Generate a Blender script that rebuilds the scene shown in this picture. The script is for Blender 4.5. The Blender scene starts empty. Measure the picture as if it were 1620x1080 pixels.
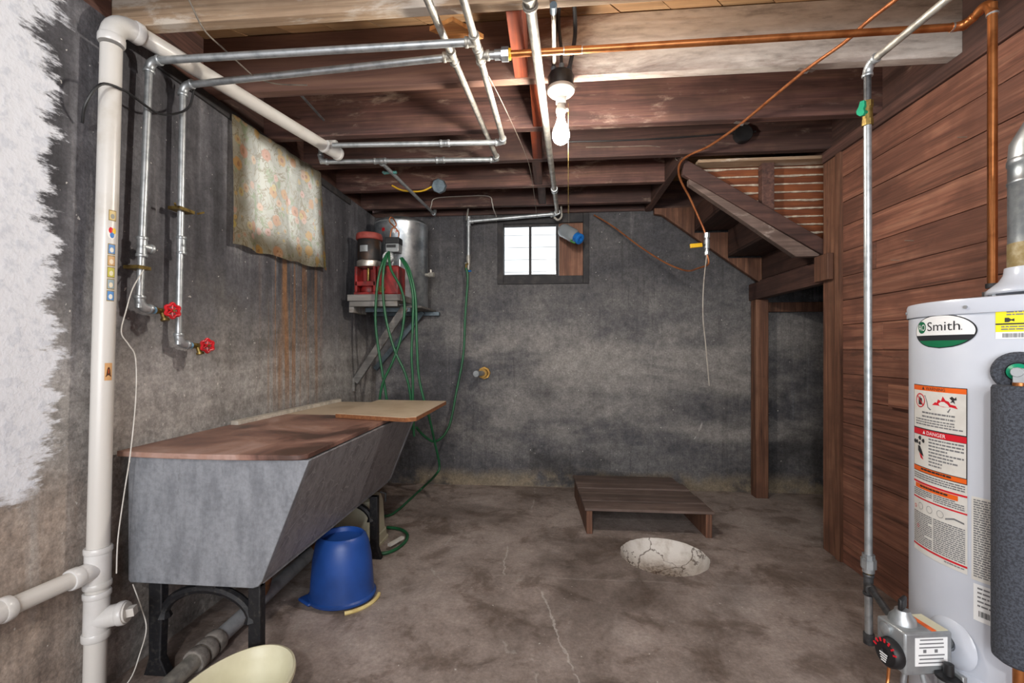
import bpy, bmesh, math, random
from mathutils import Vector, Matrix
random.seed(7)
S = bpy.context.scene
COL = S.collection

# ---------------------------------------------------------------- camera
cd = bpy.data.cameras.new('camera'); cam = bpy.data.objects.new('camera', cd); COL.objects.link(cam)
cam.location = (0, 0, 1.15)
cam.rotation_euler = (math.radians(90), 0, math.radians(5))
cd.sensor_width = 36; cd.lens = 16.0; cd.shift_y = 12/1620; cd.clip_start = .02
S.camera = cam

# ---------------------------------------------------------------- sky, added fill lights, exposure
w = bpy.data.worlds.new('sky'); S.world = w; w.use_nodes = True
bg = w.node_tree.nodes['Background']
bg.inputs[0].default_value = (.92, .96, 1.0, 1); bg.inputs[1].default_value = 3.0

def area(name, loc, rot, sx, sy, power, col):
    l = bpy.data.lights.new(name, 'AREA'); l.shape = 'RECTANGLE'; l.size = sx; l.size_y = sy
    l.energy = power; l.color = col
    o = bpy.data.objects.new(name, l); COL.objects.link(o); o.location = loc
    o.rotation_euler = [math.radians(a) for a in rot]
    return o
area('rear_fill', (-.1, -2.25, 1.45), (90, 0, 0), 2.6, 1.5, 62, (.95, .975, 1.0))  # added soft fill standing in for daylight from the unseen rear of the room
rb = bpy.data.lights.new('rear_fill_point', 'POINT'); rb.energy = 40; rb.shadow_soft_size = .06; rb.color = (1, .965, .92)   # added point fill behind the viewer, lifts joist faces and floor; no known bulb
rbo = bpy.data.objects.new('rear_fill_point', rb); COL.objects.link(rbo); rbo.location = (-.25, -.95, 2.05)

vs = S.view_settings
vs.view_transform = 'Standard'; vs.look = 'None'; vs.gamma = 1; vs.exposure = 1.0; vs.use_curve_mapping = False

# ---------------------------------------------------------------- mesh helpers
def V(*a): return Vector(a[0]) if len(a) == 1 else Vector(a)
def B(): return bmesh.new()
def box(bm, x0, x1, y0, y1, z0, z1):
    v = [bm.verts.new(p) for p in ((x0,y0,z0),(x1,y0,z0),(x1,y1,z0),(x0,y1,z0),(x0,y0,z1),(x1,y0,z1),(x1,y1,z1),(x0,y1,z1))]
    for f in ((0,3,2,1),(4,5,6,7),(0,1,5,4),(1,2,6,5),(2,3,7,6),(3,0,4,7)): bm.faces.new([v[i] for i in f])
    return bm
def obox(bm, c, size, M=None):
    """oriented box; M is a 3x3 whose columns are the box axes"""
    M = M or Matrix.Identity(3); c = V(c); v = []
    for dz in (-.5,.5):
        for dx, dy in ((-.5,-.5),(.5,-.5),(.5,.5),(-.5,.5)):
            v.append(bm.verts.new(c + M @ Vector((dx*size[0], dy*size[1], dz*size[2]))))
    for f in ((0,3,2,1),(4,5,6,7),(0,1,5,4),(1,2,6,5),(2,3,7,6),(3,0,4,7)): bm.faces.new([v[i] for i in f])
    return bm
def axes(x, up=(0,0,1)):
    x = V(x).normalized(); u = V(up)
    y = u.cross(x).normalized(); z = x.cross(y)
    return Matrix((x, y, z)).transposed()
def smooth(pts, n=6, closed=False):
    p = [V(q) for q in pts]; out = []
    m = len(p)
    for i in range(m if closed else m-1):
        if closed: a, b, c, d = p[i-1], p[i], p[(i+1) % m], p[(i+2) % m]
        else: a, b, c, d = p[max(i-1,0)], p[i], p[i+1], p[min(i+2,m-1)]
        for k in range(n):
            t = k/n
            out.append(.5*((2*b)+(c-a)*t+(2*a-5*b+4*c-d)*t*t+(3*b-a-3*c+d)*t**3))
    if not closed: out.append(p[-1])
    return out
def tube(bm, pts, r, seg=12, caps=True, closed=False):
    p = [V(q) for q in pts]; n = len(p)
    rr = r if isinstance(r, (list, tuple)) else [r]*n
    tang = []
    for i in range(n):
        if closed: t = p[(i+1) % n]-p[i-1]
        else: t = p[min(i+1,n-1)]-p[max(i-1,0)]
        if t.length < 1e-9: t = tang[-1] if tang else Vector((0,0,1))
        tang.append(t.normalized())
    t0 = tang[0]; ref = Vector((0,0,1)) if abs(t0.z) < .9 else Vector((1,0,0))
    u = t0.cross(ref).normalized(); rings = []
    for i in range(n):
        if i:
            q = tang[i-1].rotation_difference(tang[i]); u = q @ u
        u = (u - tang[i]*u.dot(tang[i])).normalized(); v = tang[i].cross(u)
        rings.append([bm.verts.new(p[i]+rr[i]*(math.cos(2*math.pi*k/seg)*u+math.sin(2*math.pi*k/seg)*v)) for k in range(seg)])
    for i in range(n if closed else n-1):
        a, b = rings[i], rings[(i+1) % n]
        for k in range(seg):
            bm.faces.new((a[k], a[(k+1) % seg], b[(k+1) % seg], b[k]))
    if caps and not closed:
        bm.faces.new(rings[0][::-1]); bm.faces.new(rings[-1])
    return bm
def lathe(bm, prof, o=(0,0,0), ax=(0,0,1), seg=32, sx=1, sy=1):
    """prof: (radius, height) list; open at the ends unless radius 0"""
    o = V(o); z = V(ax).normalized(); ref = Vector((1,0,0)) if abs(z.x) < .9 else Vector((0,1,0))
    y = z.cross(ref).normalized(); x = y.cross(z); rings = []
    for r, h in prof:
        if r < 1e-6: rings.append([bm.verts.new(o+z*h)])
        else: rings.append([bm.verts.new(o+z*h+r*(sx*math.cos(2*math.pi*k/seg)*x+sy*math.sin(2*math.pi*k/seg)*y)) for k in range(seg)])
    for a, b in zip(rings, rings[1:]):
        for k in range(seg):
            k2 = (k+1) % seg
            if len(a) == 1 and len(b) == 1: continue
            if len(a) == 1: bm.faces.new((a[0], b[k2], b[k]))
            elif len(b) == 1: bm.faces.new((a[k], a[k2], b[0]))
            else: bm.faces.new((a[k], a[k2], b[k2], b[k]))
    return bm
def prism(bm, pts, fn, lo, hi):
    """2D outline -> solid; fn(a, b, t) gives the 3D point at thickness t"""
    A = [bm.verts.new(fn(a, b, lo)) for a, b in pts]; Bv = [bm.verts.new(fn(a, b, hi)) for a, b in pts]
    n = len(pts)
    bm.faces.new(A[::-1]); bm.faces.new(Bv)
    for i in range(n): bm.faces.new((A[i], A[(i+1) % n], Bv[(i+1) % n], Bv[i]))
    return bm
def world_loc(o):
    t = Vector((0,0,0))
    while o: t += o.location; o = o.parent
    return t
def obj(name, bm, mat, parent=None, bevel=0, ang=38, shift=True):
    bmesh.ops.recalc_face_normals(bm, faces=bm.faces[:])
    if parent is not None and shift:
        bmesh.ops.translate(bm, verts=bm.verts[:], vec=-world_loc(parent))
    me = bpy.data.meshes.new(name); bm.to_mesh(me); bm.free()
    me.materials.append(mat)
    me.polygons.foreach_set('use_smooth', [True]*len(me.polygons))
    me.set_sharp_from_angle(angle=math.radians(ang))
    o = bpy.data.objects.new(name, me); COL.objects.link(o); o.parent = parent
    if bevel:
        md = o.modifiers.new('bevel', 'BEVEL'); md.width = bevel; md.segments = 2; md.limit_method = 'ANGLE'; md.angle_limit = math.radians(40)
    return o
def thing(name, label, cat, loc=(0,0,0), group=None):
    o = bpy.data.objects.new(name, None); COL.objects.link(o); o.location = loc
    o.empty_display_size = .05
    return tag(o, label, cat, group)
def tag(o, label, cat, group=None):
    o['label'] = label; o['category'] = cat
    if group: o['group'] = group
    return o
def struct(o, label=None, cat=None):
    o['kind'] = 'structure'
    if label: o['label'] = label
    if cat: o['category'] = cat
    return o

# ---------------------------------------------------------------- material helpers
def lin(c):
    if isinstance(c, str):
        c = c.lstrip('#'); c = [int(c[i:i+2], 16)/255 for i in (0,2,4)]
    return tuple((x/12.92 if x <= .04045 else ((x+.055)/1.055)**2.4) for x in c)+(1,)
class NT:
    def __init__(s, name):
        s.m = bpy.data.materials.new(name); s.m.use_nodes = True; s.t = s.m.node_tree
        s.p = s.t.nodes['Principled BSDF']; s.out = s.t.nodes['Material Output']
    def n(s, typ, **k):
        x = s.t.nodes.new(typ)
        for a, b in k.items(): setattr(x, a, b)
        return x
    def link(s, a, b): s.t.links.new(a, b)
    def put(s, sock, v):
        if hasattr(v, 'is_linked') or hasattr(v, 'links'): s.link(v, sock)
        elif isinstance(v, str): sock.default_value = lin(v)
        else: sock.default_value = v
    def co(s, scale=(1,1,1), rnd=False, off=(0,0,0)):
        tc = s.n('ShaderNodeTexCoord'); mp = s.n('ShaderNodeMapping'); s.link(tc.outputs['Object'], mp.inputs[0])
        mp.inputs['Scale'].default_value = scale; mp.inputs['Location'].default_value = off
        if rnd:
            oi = s.n('ShaderNodeObjectInfo'); m = s.n('ShaderNodeVectorMath', operation='MULTIPLY_ADD')
            s.link(oi.outputs['Random'], m.inputs[0]); m.inputs[1].default_value = (37,61,83); s.link(mp.outputs[0], m.inputs[2])
            return m.outputs[0]
        return mp.outputs[0]
    def xyz(s):
        tc = s.n('ShaderNodeTexCoord'); sp = s.n('ShaderNodeSeparateXYZ'); s.link(tc.outputs['Object'], sp.inputs[0])
        return sp.outputs
    def noise(s, vec, scale=5, detail=5, rough=.55, dist=0):
        x = s.n('ShaderNodeTexNoise'); s.link(vec, x.inputs['Vector'])
        x.inputs['Scale'].default_value = scale; x.inputs['Detail'].default_value = detail
        x.inputs['Roughness'].default_value = rough; x.inputs['Distortion'].default_value = dist
        return x.outputs['Fac']
    def vor(s, vec, scale=5, feature='F1', out='Distance'):
        x = s.n('ShaderNodeTexVoronoi', feature=feature); s.link(vec, x.inputs['Vector']); x.inputs['Scale'].default_value = scale
        return x.outputs[out]
    def ss(s, v, a, b, c=0., d=1.):
        x = s.n('ShaderNodeMapRange', interpolation_type='SMOOTHSTEP'); s.put(x.inputs[0], v)
        x.inputs[1].default_value = a; x.inputs[2].default_value = b; x.inputs[3].default_value = c; x.inputs[4].default_value = d
        return x.outputs[0]
    def math(s, op, a, b=0.):
        x = s.n('ShaderNodeMath', operation=op); s.put(x.inputs[0], a); s.put(x.inputs[1], b); return x.outputs[0]
    def mul(s, a, b): return s.math('MULTIPLY', a, b)
    def add(s, a, b): return s.math('ADD', a, b)
    def mix(s, f, a, b, blend='MIX'):
        x = s.n('ShaderNodeMix', data_type='RGBA', blend_type=blend); s.put(x.inputs[0], f)
        s.put(x.inputs[6], a); s.put(x.inputs[7], b); return x.outputs[2]
    def ramp(s, f, stops):
        x = s.n('ShaderNodeValToRGB'); s.link(f, x.inputs[0]); e = x.color_ramp.elements
        while len(e) > 1: e.remove(e[-1])
        for i, (q, c) in enumerate(stops):
            el = e[0] if i == 0 else e.new(q)
            el.position = q; el.color = lin(c)
        return x.outputs[0]
    def bump(s, h, strength=.3, dist=.01):
        x = s.n('ShaderNodeBump'); s.link(h, x.inputs['Height']); x.inputs['Strength'].default_value = strength; x.inputs['Distance'].default_value = dist
        s.link(x.outputs[0], s.p.inputs['Normal'])
    def fin(s, col, rough=.6, metal=0., spec=None):
        s.put(s.p.inputs['Base Color'], col); s.put(s.p.inputs['Roughness'], rough); s.p.inputs['Metallic'].default_value = metal
        if spec is not None: s.p.inputs['Specular IOR Level'].default_value = spec
        return s.m
def mat(name, c, c2=None, rough=.5, metal=0., scale=18, lo=.4, hi=.7, bump=0, stretch=(1,1,1), spec=None):
    t = NT(name)
    v = t.co(stretch, rnd=True); f = t.noise(v, scale, 6, .6)
    col = t.mix(t.ss(f, lo, hi), c, c2 or c)
    if bump: t.bump(f, bump, .004)
    return t.fin(col, rough, metal, spec)
def wood(name, dark, mid, light, axis='x', blotch=None, bl=(.56,.66), rough=.75, vary=.35, gs=1.0):
    """grain runs along axis"""
    t = NT(name); k = {'x': (1.2,22,22), 'y': (22,1.2,22), 'z': (22,22,1.2)}[axis]
    v = t.co(tuple(q*gs for q in k), rnd=True); g = t.noise(v, 1, 6, .62, .6)
    col = t.ramp(g, ((.28, dark), (.5, mid), (.72, light)))
    k3 = {'x': (2.2,90,90), 'y': (90,2.2,90), 'z': (90,90,2.2)}[axis]
    g3 = t.noise(t.co(k3, rnd=True, off=(6,2,9)), 1, 5, .7, .4)
    col = t.mix(.55, col, t.ramp(g3, ((.3,'#3c3c3c'),(.5,'#bcbcbc'),(.7,'#ffffff'))), 'MULTIPLY')
    col = t.mix(t.ss(g3, .64, .74, 0, .35), col, light)
    v2 = t.co((1,1,1), rnd=True); b = t.noise(v2, 3.2, 4, .6)
    col = t.mix(t.ss(b, .42, .62, 0, .55), col, dark)
    if blotch:
        kb = {'x': (1.6,5,5), 'y': (5,1.6,5), 'z': (5,5,1.6)}[axis]
        q = t.noise(t.co(kb, rnd=True, off=(3,9,4)), 1.6, 7, .68, .3)
        col = t.mix(t.ss(q, bl[0], bl[1], 0, .75), col, blotch)
    oi = t.n('ShaderNodeObjectInfo')
    hsv = t.n('ShaderNodeHueSaturation'); t.link(col, hsv.inputs['Color']); t.link(t.ss(oi.outputs['Random'], 0, 1, 1-vary, 1+vary), hsv.inputs['Value'])
    t.bump(g, .35, .004)
    return t.fin(hsv.outputs[0], rough)

# ---------------------------------------------------------------- materials
MAT = {}
MAT['joist'] = wood('joist_wood', '#3a2823', '#664640', '#82604f', 'x', '#a89484', (.57,.72), gs=1.4)
MAT['joist_tan'] = wood('joist_wood_tan', '#8d735b', '#bda184', '#d0b598', 'x', '#cfc6ba', (.50,.64), vary=.05)
MAT['joist_y'] = wood('joist_wood_cross', '#35241f', '#5c3f37', '#775548', 'y', '#9c8674', (.62,.74), gs=1.4)
MAT['block'] = wood('blocking_wood', '#5a2412', '#96401c', '#b55228', 'y', '#4a2c22', (.55,.65), vary=.25)
MAT['subfloor'] = wood('subfloor_wood', '#7c5c3e', '#a57f58', '#bd9a70', 'x', '#8e8070', (.6,.72), vary=.2)
MAT['plank'] = wood('wall_plank_wood', '#58382d', '#915f4b', '#ad7b63', 'y', '#4c3228', (.60,.70), vary=.14, gs=1.7)
MAT['post'] = wood('post_wood', '#503326', '#845a44', '#a0745a', 'z', '#402a22', (.60,.72), vary=.15, gs=1.5)
MAT['stair'] = wood('stair_wood', '#33211d', '#583c35', '#704f45', 'x', '#937868', (.63,.74), vary=.2, gs=1.4)
MAT['stair_y'] = wood('stair_wood_cross', '#2d1c18', '#4d332b', '#614338', 'y', None, vary=.25)
MAT['lath'] = wood('lath_wood', '#5f3018', '#8a4a26', '#a46236', 'x', None, vary=.15)
MAT['pallet'] = wood('pallet_wood', '#4a3b34', '#75625a', '#8d7a70', 'x', '#a3968d', (.60,.72), vary=.12)
MAT['greywood'] = wood('weathered_grey_wood', '#5c5956', '#8b8884', '#a6a29d', 'x', '#6d6259', (.55,.68), vary=.1)
MAT['plaster'] = mat('plaster', '#a09080', '#c9bda9', .9, scale=30)
MAT['pvc'] = mat('white_pvc', '#ccc9c4', '#b9b2a6', .32, scale=4, lo=.52, hi=.75)
MAT['pvc_fit'] = mat('white_pvc_fitting', '#d2d1d0', '#c3c1bc', .28, scale=6)
MAT['galv'] = mat('galvanized_steel', '#b4b8ba', '#92979a', .42, .7, scale=26, bump=.1)
MAT['galv_dirty'] = mat('galvanized_steel_dusty', '#b9b5ab', '#8d8a84', .5, .55, scale=22, lo=.35, hi=.65, bump=.12)
MAT['galv_bright'] = mat('galvanized_sheet', '#b4b8bb', '#83898e', .36, .8, scale=9, lo=.38, hi=.62)
MAT['copper'] = mat('copper', '#bd7a48', '#94582e', .36, .8, scale=14)
MAT['copper_soft'] = mat('soft_copper_tube', '#a5673f', '#82492a', .48, .55, scale=20)
MAT['solder'] = mat('solder', '#c2c3c2', '#9c9c98', .4, .8)
MAT['brass'] = mat('brass', '#8f7a44', '#5e4a28', .45, .8, scale=40)
MAT['black_iron'] = mat('black_cast_iron', '#16161a', '#33312f', .6, .2, scale=60, lo=.5, hi=.72, bump=.3)
MAT['dark_pipe'] = mat('dark_steel_pipe', '#5f6062', '#3c3d3f', .45, .6, scale=30)
MAT['red'] = mat('red_handle', '#c1121f', '#8f0f18', .4)
MAT['red_machine'] = mat('red_machine_paint', '#8a1f1d', '#4f1614', .5, scale=14, bump=.1)
MAT['red_cap'] = mat('faded_red_cap', '#96423a', '#7a3630', .6)
MAT['motor'] = mat('dark_motor', '#2b2a2b', '#4a3527', .5, .4, scale=10)
MAT['blue'] = mat('blue_plastic', '#1f4a96', '#1b3f80', .42, scale=5)
MAT['blue_cap'] = mat('blue_cap', '#1d6fc0', '#195c9f', .4)
MAT['green'] = mat('green_hose', '#1d5a38', '#164a2d', .45)
MAT['green_handle'] = mat('green_handle', '#12916b', '#0f7d5c', .4)
MAT['yellow'] = mat('yellow_plastic', '#e0b22a', '#d19f1e', .45)
MAT['pale_yellow'] = mat('pale_yellow_plastic', '#dcc98a', '#c9b070', .5)
MAT['cream'] = mat('cream_plastic', '#d3cfb4', '#c6c1a4', .4, scale=5)
MAT['cream_dim'] = mat('grey_cream_plastic', '#b4b09a', '#a39d86', .5, scale=5)
MAT['black'] = mat('black_rubber', '#141416', '#232325', .5)
MAT['cord_white'] = mat('white_cord', '#cfccc6', '#b8b3aa', .5)
MAT['twine'] = mat('old_wire', '#7d7468', '#57504a', .6)
MAT['porcelain'] = mat('white_porcelain', '#b5b2ac', '#a9a49a', .3)
MAT['white'] = mat('heater_white', '#c6cbd5', '#c0c5d0', .25, scale=3)
MAT['foam'] = mat('grey_foam', '#33363d', '#4a4e57', .95, scale=220, lo=.4, hi=.6, bump=.5)
MAT['darkhole'] = mat('dark_inside', '#121010', '#1a1615', .9)
MAT['paper'] = mat('label_paper', '#dcdad4', '#d2cfc8', .5)
MAT['ink'] = mat('label_ink', '#2a2a2c', '#2a2a2c', .6)
MAT['ink_grey'] = mat('label_fine_print', '#77787a', '#6c6d70', .6)
MAT['logo_green'] = mat('logo_green', '#0d6a45', '#0d6a45', .4)
MAT['logo_dark'] = mat('logo_dark', '#25262b', '#25262b', .4)
MAT['label_orange'] = mat('label_orange', '#e8641c', '#e8641c', .45)
MAT['label_red'] = mat('label_red', '#cf1b2b', '#cf1b2b', .45)
MAT['label_yellow'] = mat('label_yellow', '#f0e01c', '#f0e01c', .45)
MAT['label_white'] = mat('label_white', '#eceded', '#eceded', .4)
MAT['silver'] = mat('silver_enamel', '#a4a8aa', '#93979a', .35, .5)
MAT['greybox'] = mat('blue_grey_box', '#6d7a82', '#515d66', .5, .5, scale=20)
MAT['frame'] = mat('charred_window_frame', '#2b2a2c', '#413d3c', .8, scale=14, bump=.2)
MAT['beige'] = mat('beige_laminate', '#c4b199', '#b5a086', .45, scale=5)
MAT['edge'] = mat('particleboard_edge', '#7a4a2a', '#94603a', .8, scale=60, bump=.3)
MAT['clear'] = None
t = NT('brown_laminate')
v = t.co((1,1,1)); n1 = t.noise(v, 2.6, 6, .6, .8); n2 = t.noise(v, 30, 4, .6)
c = t.ramp(n1, ((.36,'#4c352d'),(.45,'#7d5b50'),(.55,'#9a7768'),(.66,'#b0948a')))
c = t.mix(t.ss(n2, .5, .8, 0, .3), c, '#4a332a')
MAT['brown'] = t.fin(c, t.ss(n1, .3, .7, .35, .6))
def soap(name, a, b, cell):
    t = NT(name); v = t.co((2,2,.6)); f = t.noise(v, 9, 7, .62); fine = t.noise(t.co((1,1,1)), 55, 5, .7)
    col = t.mix(t.ss(f, .40, .66), a, b)
    col = t.mix(.35, col, t.ramp(fine, ((.35,'#8a8a8a'),(.5,'#d8d8d8'),(.62,'#ffffff'))), 'MULTIPLY')
    sp = t.noise(t.co((5,5,1.4), off=(3,7,1)), 5, 7, .7); col = t.mix(t.ss(sp, .60, .72, 0, .5), col, '#4a4a4c')
    if cell: w_ = t.vor(t.mix(.1, t.co((1,1.3,1)), t.noise(t.co((1,1,1)), 9, 4)), cell, 'DISTANCE_TO_EDGE')
    if cell: col = t.mix(t.mul(t.ss(w_, .05, .01), t.ss(f, .42, .6, 0, .35)), col, '#c5c6c8')
    t.bump(fine, .12, .003)
    return t.fin(col, .5)
MAT['soap'] = soap('soapstone', '#8d9096', '#777a80', 0)
MAT['soap_front'] = soap('soapstone_front', '#8b8a8e', '#717074', 17)
t = NT('clear_plastic'); t.p.inputs['Transmission Weight'].default_value = .75; t.p.inputs['Alpha'].default_value = .85
MAT['clear'] = t.fin(lin('#d5dde2'), .18)
t = NT('window_glass')
tr = t.n('ShaderNodeBsdfTransparent'); gl = t.n('ShaderNodeBsdfGlossy'); gl.inputs['Roughness'].default_value = .08
mx = t.n('ShaderNodeMixShader'); mx.inputs[0].default_value = .06
t.link(tr.outputs[0], mx.inputs[1]); t.link(gl.outputs[0], mx.inputs[2]); t.link(mx.outputs[0], t.out.inputs[0])
MAT['glass'] = t.m
t = NT('lamp_bulb'); t.p.inputs['Emission Color'].default_value = (1, .93, .83, 1); t.p.inputs['Emission Strength'].default_value = 400
MAT['bulb'] = t.fin(lin('#ffffff'), .4)
MAT['outside'] = mat('outside_siding', '#b4b5b5', '#afb0b0', .7)
MAT['casing'] = mat('outside_casing', '#9c9d9d', '#989999', .7)

def grit(t, col, k=.5):
    v = t.co((1,1,1), off=(11,5,2)); a = t.noise(v, 75, 6, .75); b = t.noise(t.co((1,1,1), off=(3,1,8)), 16, 7, .7)
    col = t.mix(k, col, t.ramp(a, ((.34,'#6a6a6a'),(.5,'#c8c8c8'),(.64,'#ffffff'))), 'MULTIPLY')
    col = t.mix(k*.8, col, t.ramp(b, ((.34,'#787878'),(.5,'#d0d0d0'),(.62,'#ffffff'))), 'MULTIPLY')
    col = t.mix(t.ss(t.noise(t.co((1,1,1), off=(1,9,4)), 48, 2, .5), .735, .76, 0, .7), col, '#d8d4ce')
    return col
# left concrete wall: black wash above, bare grey below, white paint at the near end, rust under the window
t = NT('concrete_left'); x, y, z = t.xyz()
vs_ = t.co((1,7,.55)); st = t.noise(vs_, 1.5, 7, .62)            # vertical streaks
cl = t.noise(t.co((1,1,1)), 2.3, 7, .62, .3); fine = t.noise(t.co((1,1,1)), 34, 5, .65); bd = t.noise(t.co((1,.35,5)), 1.6, 4, .6)
dark = t.ramp(t.add(t.mul(st,.6), t.mul(cl,.4)), ((.32,'#36363a'),(.46,'#58575c'),(.58,'#79787d'),(.70,'#a9a7a8')))
low = t.ramp(t.add(t.mul(bd,.35), t.add(t.mul(cl,.4), t.mul(fine,.25))), ((.34,'#6c6865'),(.45,'#9a9692'),(.55,'#c0bcb8'),(.66,'#dedad6')))
zz = t.add(z, t.add(t.mul(st,.55), t.mul(cl,.7)))
col = t.mix(t.ss(zz, 2.12, 1.58), dark, low)
br = t.mul(t.ss(t.add(z, t.mul(cl,.4)), 1.05, .8), t.ss(y, 1.55, 1.2))
col = t.mix(t.mul(br,.75), col, t.ramp(st, ((.35,'#97867a'),(.5,'#bda999'),(.65,'#cfc4bb'))))
wd = t.mul(t.ss(st, .58, .70), t.ss(z, 2.1, 1.5))
col = t.mix(t.mul(wd,.4), col, '#cdc9c3')
rst = t.noise(t.co((1,16,.25)), 1.6, 4, .6)
rm = t.mul(t.mul(t.ss(y, 2.18, 2.42), t.ss(y, 2.95, 2.75)), t.mul(t.ss(z, 1.72, 1.6), t.ss(z, .62, 1.1)))
col = t.mix(t.mul(rm, t.ss(rst, .46, .62, 0, .85)), col, '#a8794f')
col = grit(t, col)
nn = t.noise(t.co((1,2,6)), 3.5, 7, .72)
edge = t.add(y, t.add(t.mul(nn, .34), t.mul(t.noise(t.co((1,.6,2.2)), 2.0, 3), .12)))
wm = t.mul(t.ss(edge, 1.495, 1.45), t.ss(t.add(z, t.add(t.mul(nn,.2), t.mul(cl,.1))), .86, .90))
col = t.mix(wm, col, t.mix(t.ss(fine, .48, .66, 0, .5), '#dfe2e9', '#bcc2ce'))
t.bump(t.add(fine, t.mul(cl, 2.0)), .45, .008)
MAT['wall_left'] = t.fin(col, .8)

t = NT('concrete_back'); x, y, z = t.xyz()
bd = t.noise(t.co((.8,1,2.0)), 1.15, 8, .60, .35); cl = t.noise(t.co((1,1,1), off=(5,2,1)), 2.0, 7, .64, .3); fine = t.noise(t.co((1,1,1)), 30, 5, .65)
st = t.noise(t.co((14,1,.8)), 1.4, 5, .6)
mixv = t.add(t.mul(bd,.5), t.add(t.mul(cl,.3), t.mul(fine,.2)))
col = t.ramp(mixv, ((.32,'#424246'),(.45,'#5f5e62'),(.56,'#827f7e'),(.68,'#b0aba8')))
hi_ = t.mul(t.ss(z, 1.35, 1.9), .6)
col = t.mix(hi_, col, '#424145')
vst = t.noise(t.co((26,1,1.1), off=(2,0,3)), 1.2, 5, .6)
col = t.mix(t.ss(vst, .56, .72, 0, .30), col, '#8f8c8b')
col = t.mix(t.ss(vst, .44, .30, 0, .35), col, '#2f2e30')
for (ax_, az_, bx_, bz_, wd_) in ((1.185,.475,1.215,.555,.020),(1.150,.415,1.180,.470,.014)):
    tt_ = t.math('DIVIDE', t.add(z, -az_), bz_-az_)
    dx_ = t.math('ABSOLUTE', t.add(t.add(x, -ax_), t.mul(tt_, -(bx_-ax_))))
    mk_ = t.mul(t.ss(t.add(dx_, t.mul(t.noise(t.co((1,1,1)), 60, 3), .016)), wd_, wd_*.5), t.mul(t.ss(tt_, 0, .2), t.ss(tt_, 1, .8)))
    col = t.mix(mk_, col, '#cfcbc6')
pale = t.mul(t.ss(bd, .45, .66), t.mul(t.ss(z, 1.45, 1.1), t.ss(z, .25, .5)))
col = t.mix(t.mul(pale,.60), col, '#b5afa9')
dk_ = t.mul(t.ss(t.noise(t.co((1,1,1.6), off=(8,3,6)), 1.1, 6, .6, .4), .50, .62), t.ss(z, 1.0, .6))
col = t.mix(t.mul(dk_,.6), col, '#2e2c2d')
lowb = t.mul(t.ss(t.add(z, t.mul(cl,.35)), .34, .22), t.ss(cl, .35, .5))
col = t.mix(t.mul(lowb,.75), col, t.mix(fine, '#8f8069', '#b3a184'))
stm = t.mul(t.ss(st, .58, .68), t.ss(x, 1.6, 1.75))
col = t.mix(t.mul(stm,.5), col, '#8b8c93')
col = grit(t, col)
t.bump(t.add(fine, t.mul(cl, 2.0)), .45, .009)
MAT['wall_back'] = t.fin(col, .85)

t = NT('concrete_floor'); x, y, z = t.xyz()
cl = t.noise(t.co((1,1,1)), 1.5, 7, .62, .5); c2 = t.noise(t.co((1,1,1), off=(4,7,0)), 4.2, 7, .66, .4); fine = t.noise(t.co((1,1,1)), 46, 5, .65)
col = t.ramp(t.add(t.mul(cl,.55), t.add(t.mul(c2,.3), t.mul(fine,.15))), ((.34,'#6f6159'),(.44,'#93857d'),(.53,'#b0a199'),(.63,'#c5b8b1'),(.74,'#d8d0ca')))
sp = t.noise(t.co((1.6,1,1), off=(1,3,5)), 5.5, 8, .72, .6)
col = t.mix(t.ss(sp, .60, .72, 0, .5), col, '#c0b8b2')
col = t.mix(t.mul(t.ss(c2, .50, .38), .45), col, '#5e4a3c')
big = t.noise(t.co((1,1,1), off=(6.3,2.2,0)), .85, 5, .6, .4)
col = t.mix(t.ss(big, .53, .66, 0, .45), col, '#b9afa9')
col = t.mix(t.ss(big, .46, .34, 0, .5), col, '#54473f')
wob = t.add(t.mul(t.noise(t.co((1,1,1)), 3.5, 5, .7), .16), -.08)
jl = t.math('ABSOLUTE', t.add(t.add(y, t.mul(wob, .35)), -2.30))
col = t.mix(t.mul(t.ss(jl, .010, .003, 0, .32), t.ss(c2, .40, .5)), col, '#bdb3ac')
for (ax_, ay_, bx_, by_) in ((-.05,2.18,.075,1.63),(.075,1.63,.13,1.45),(-.26,2.66,-.245,2.30)):
    tt_ = t.math('DIVIDE', t.add(y, -ay_), by_-ay_)
    dx_ = t.math('ABSOLUTE', t.add(t.add(x, t.add(-ax_, t.mul(wob, .7))), t.mul(tt_, -(bx_-ax_))))
    col = t.mix(t.mul(t.ss(dx_, .006, .0015, 0, .75), t.mul(t.ss(tt_, 0, .05), t.ss(tt_, 1, .95))), col, '#d3cbc4')
ck = t.vor(t.mix(.12, t.co((1,1,1)), t.noise(t.co((1,1,1)), 5, 4)), .62, 'DISTANCE_TO_EDGE')
col = t.mix(t.mul(t.ss(ck, .004, .001, 0, .5), t.ss(c2, .5, .56)), col, '#c9c1ba')
col = grit(t, col, .35)
t.bump(t.add(fine, t.mul(c2, 1.5)), .35, .006)
MAT['floor'] = t.fin(col, t.ss(cl, .3, .7, .5, .75))

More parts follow.
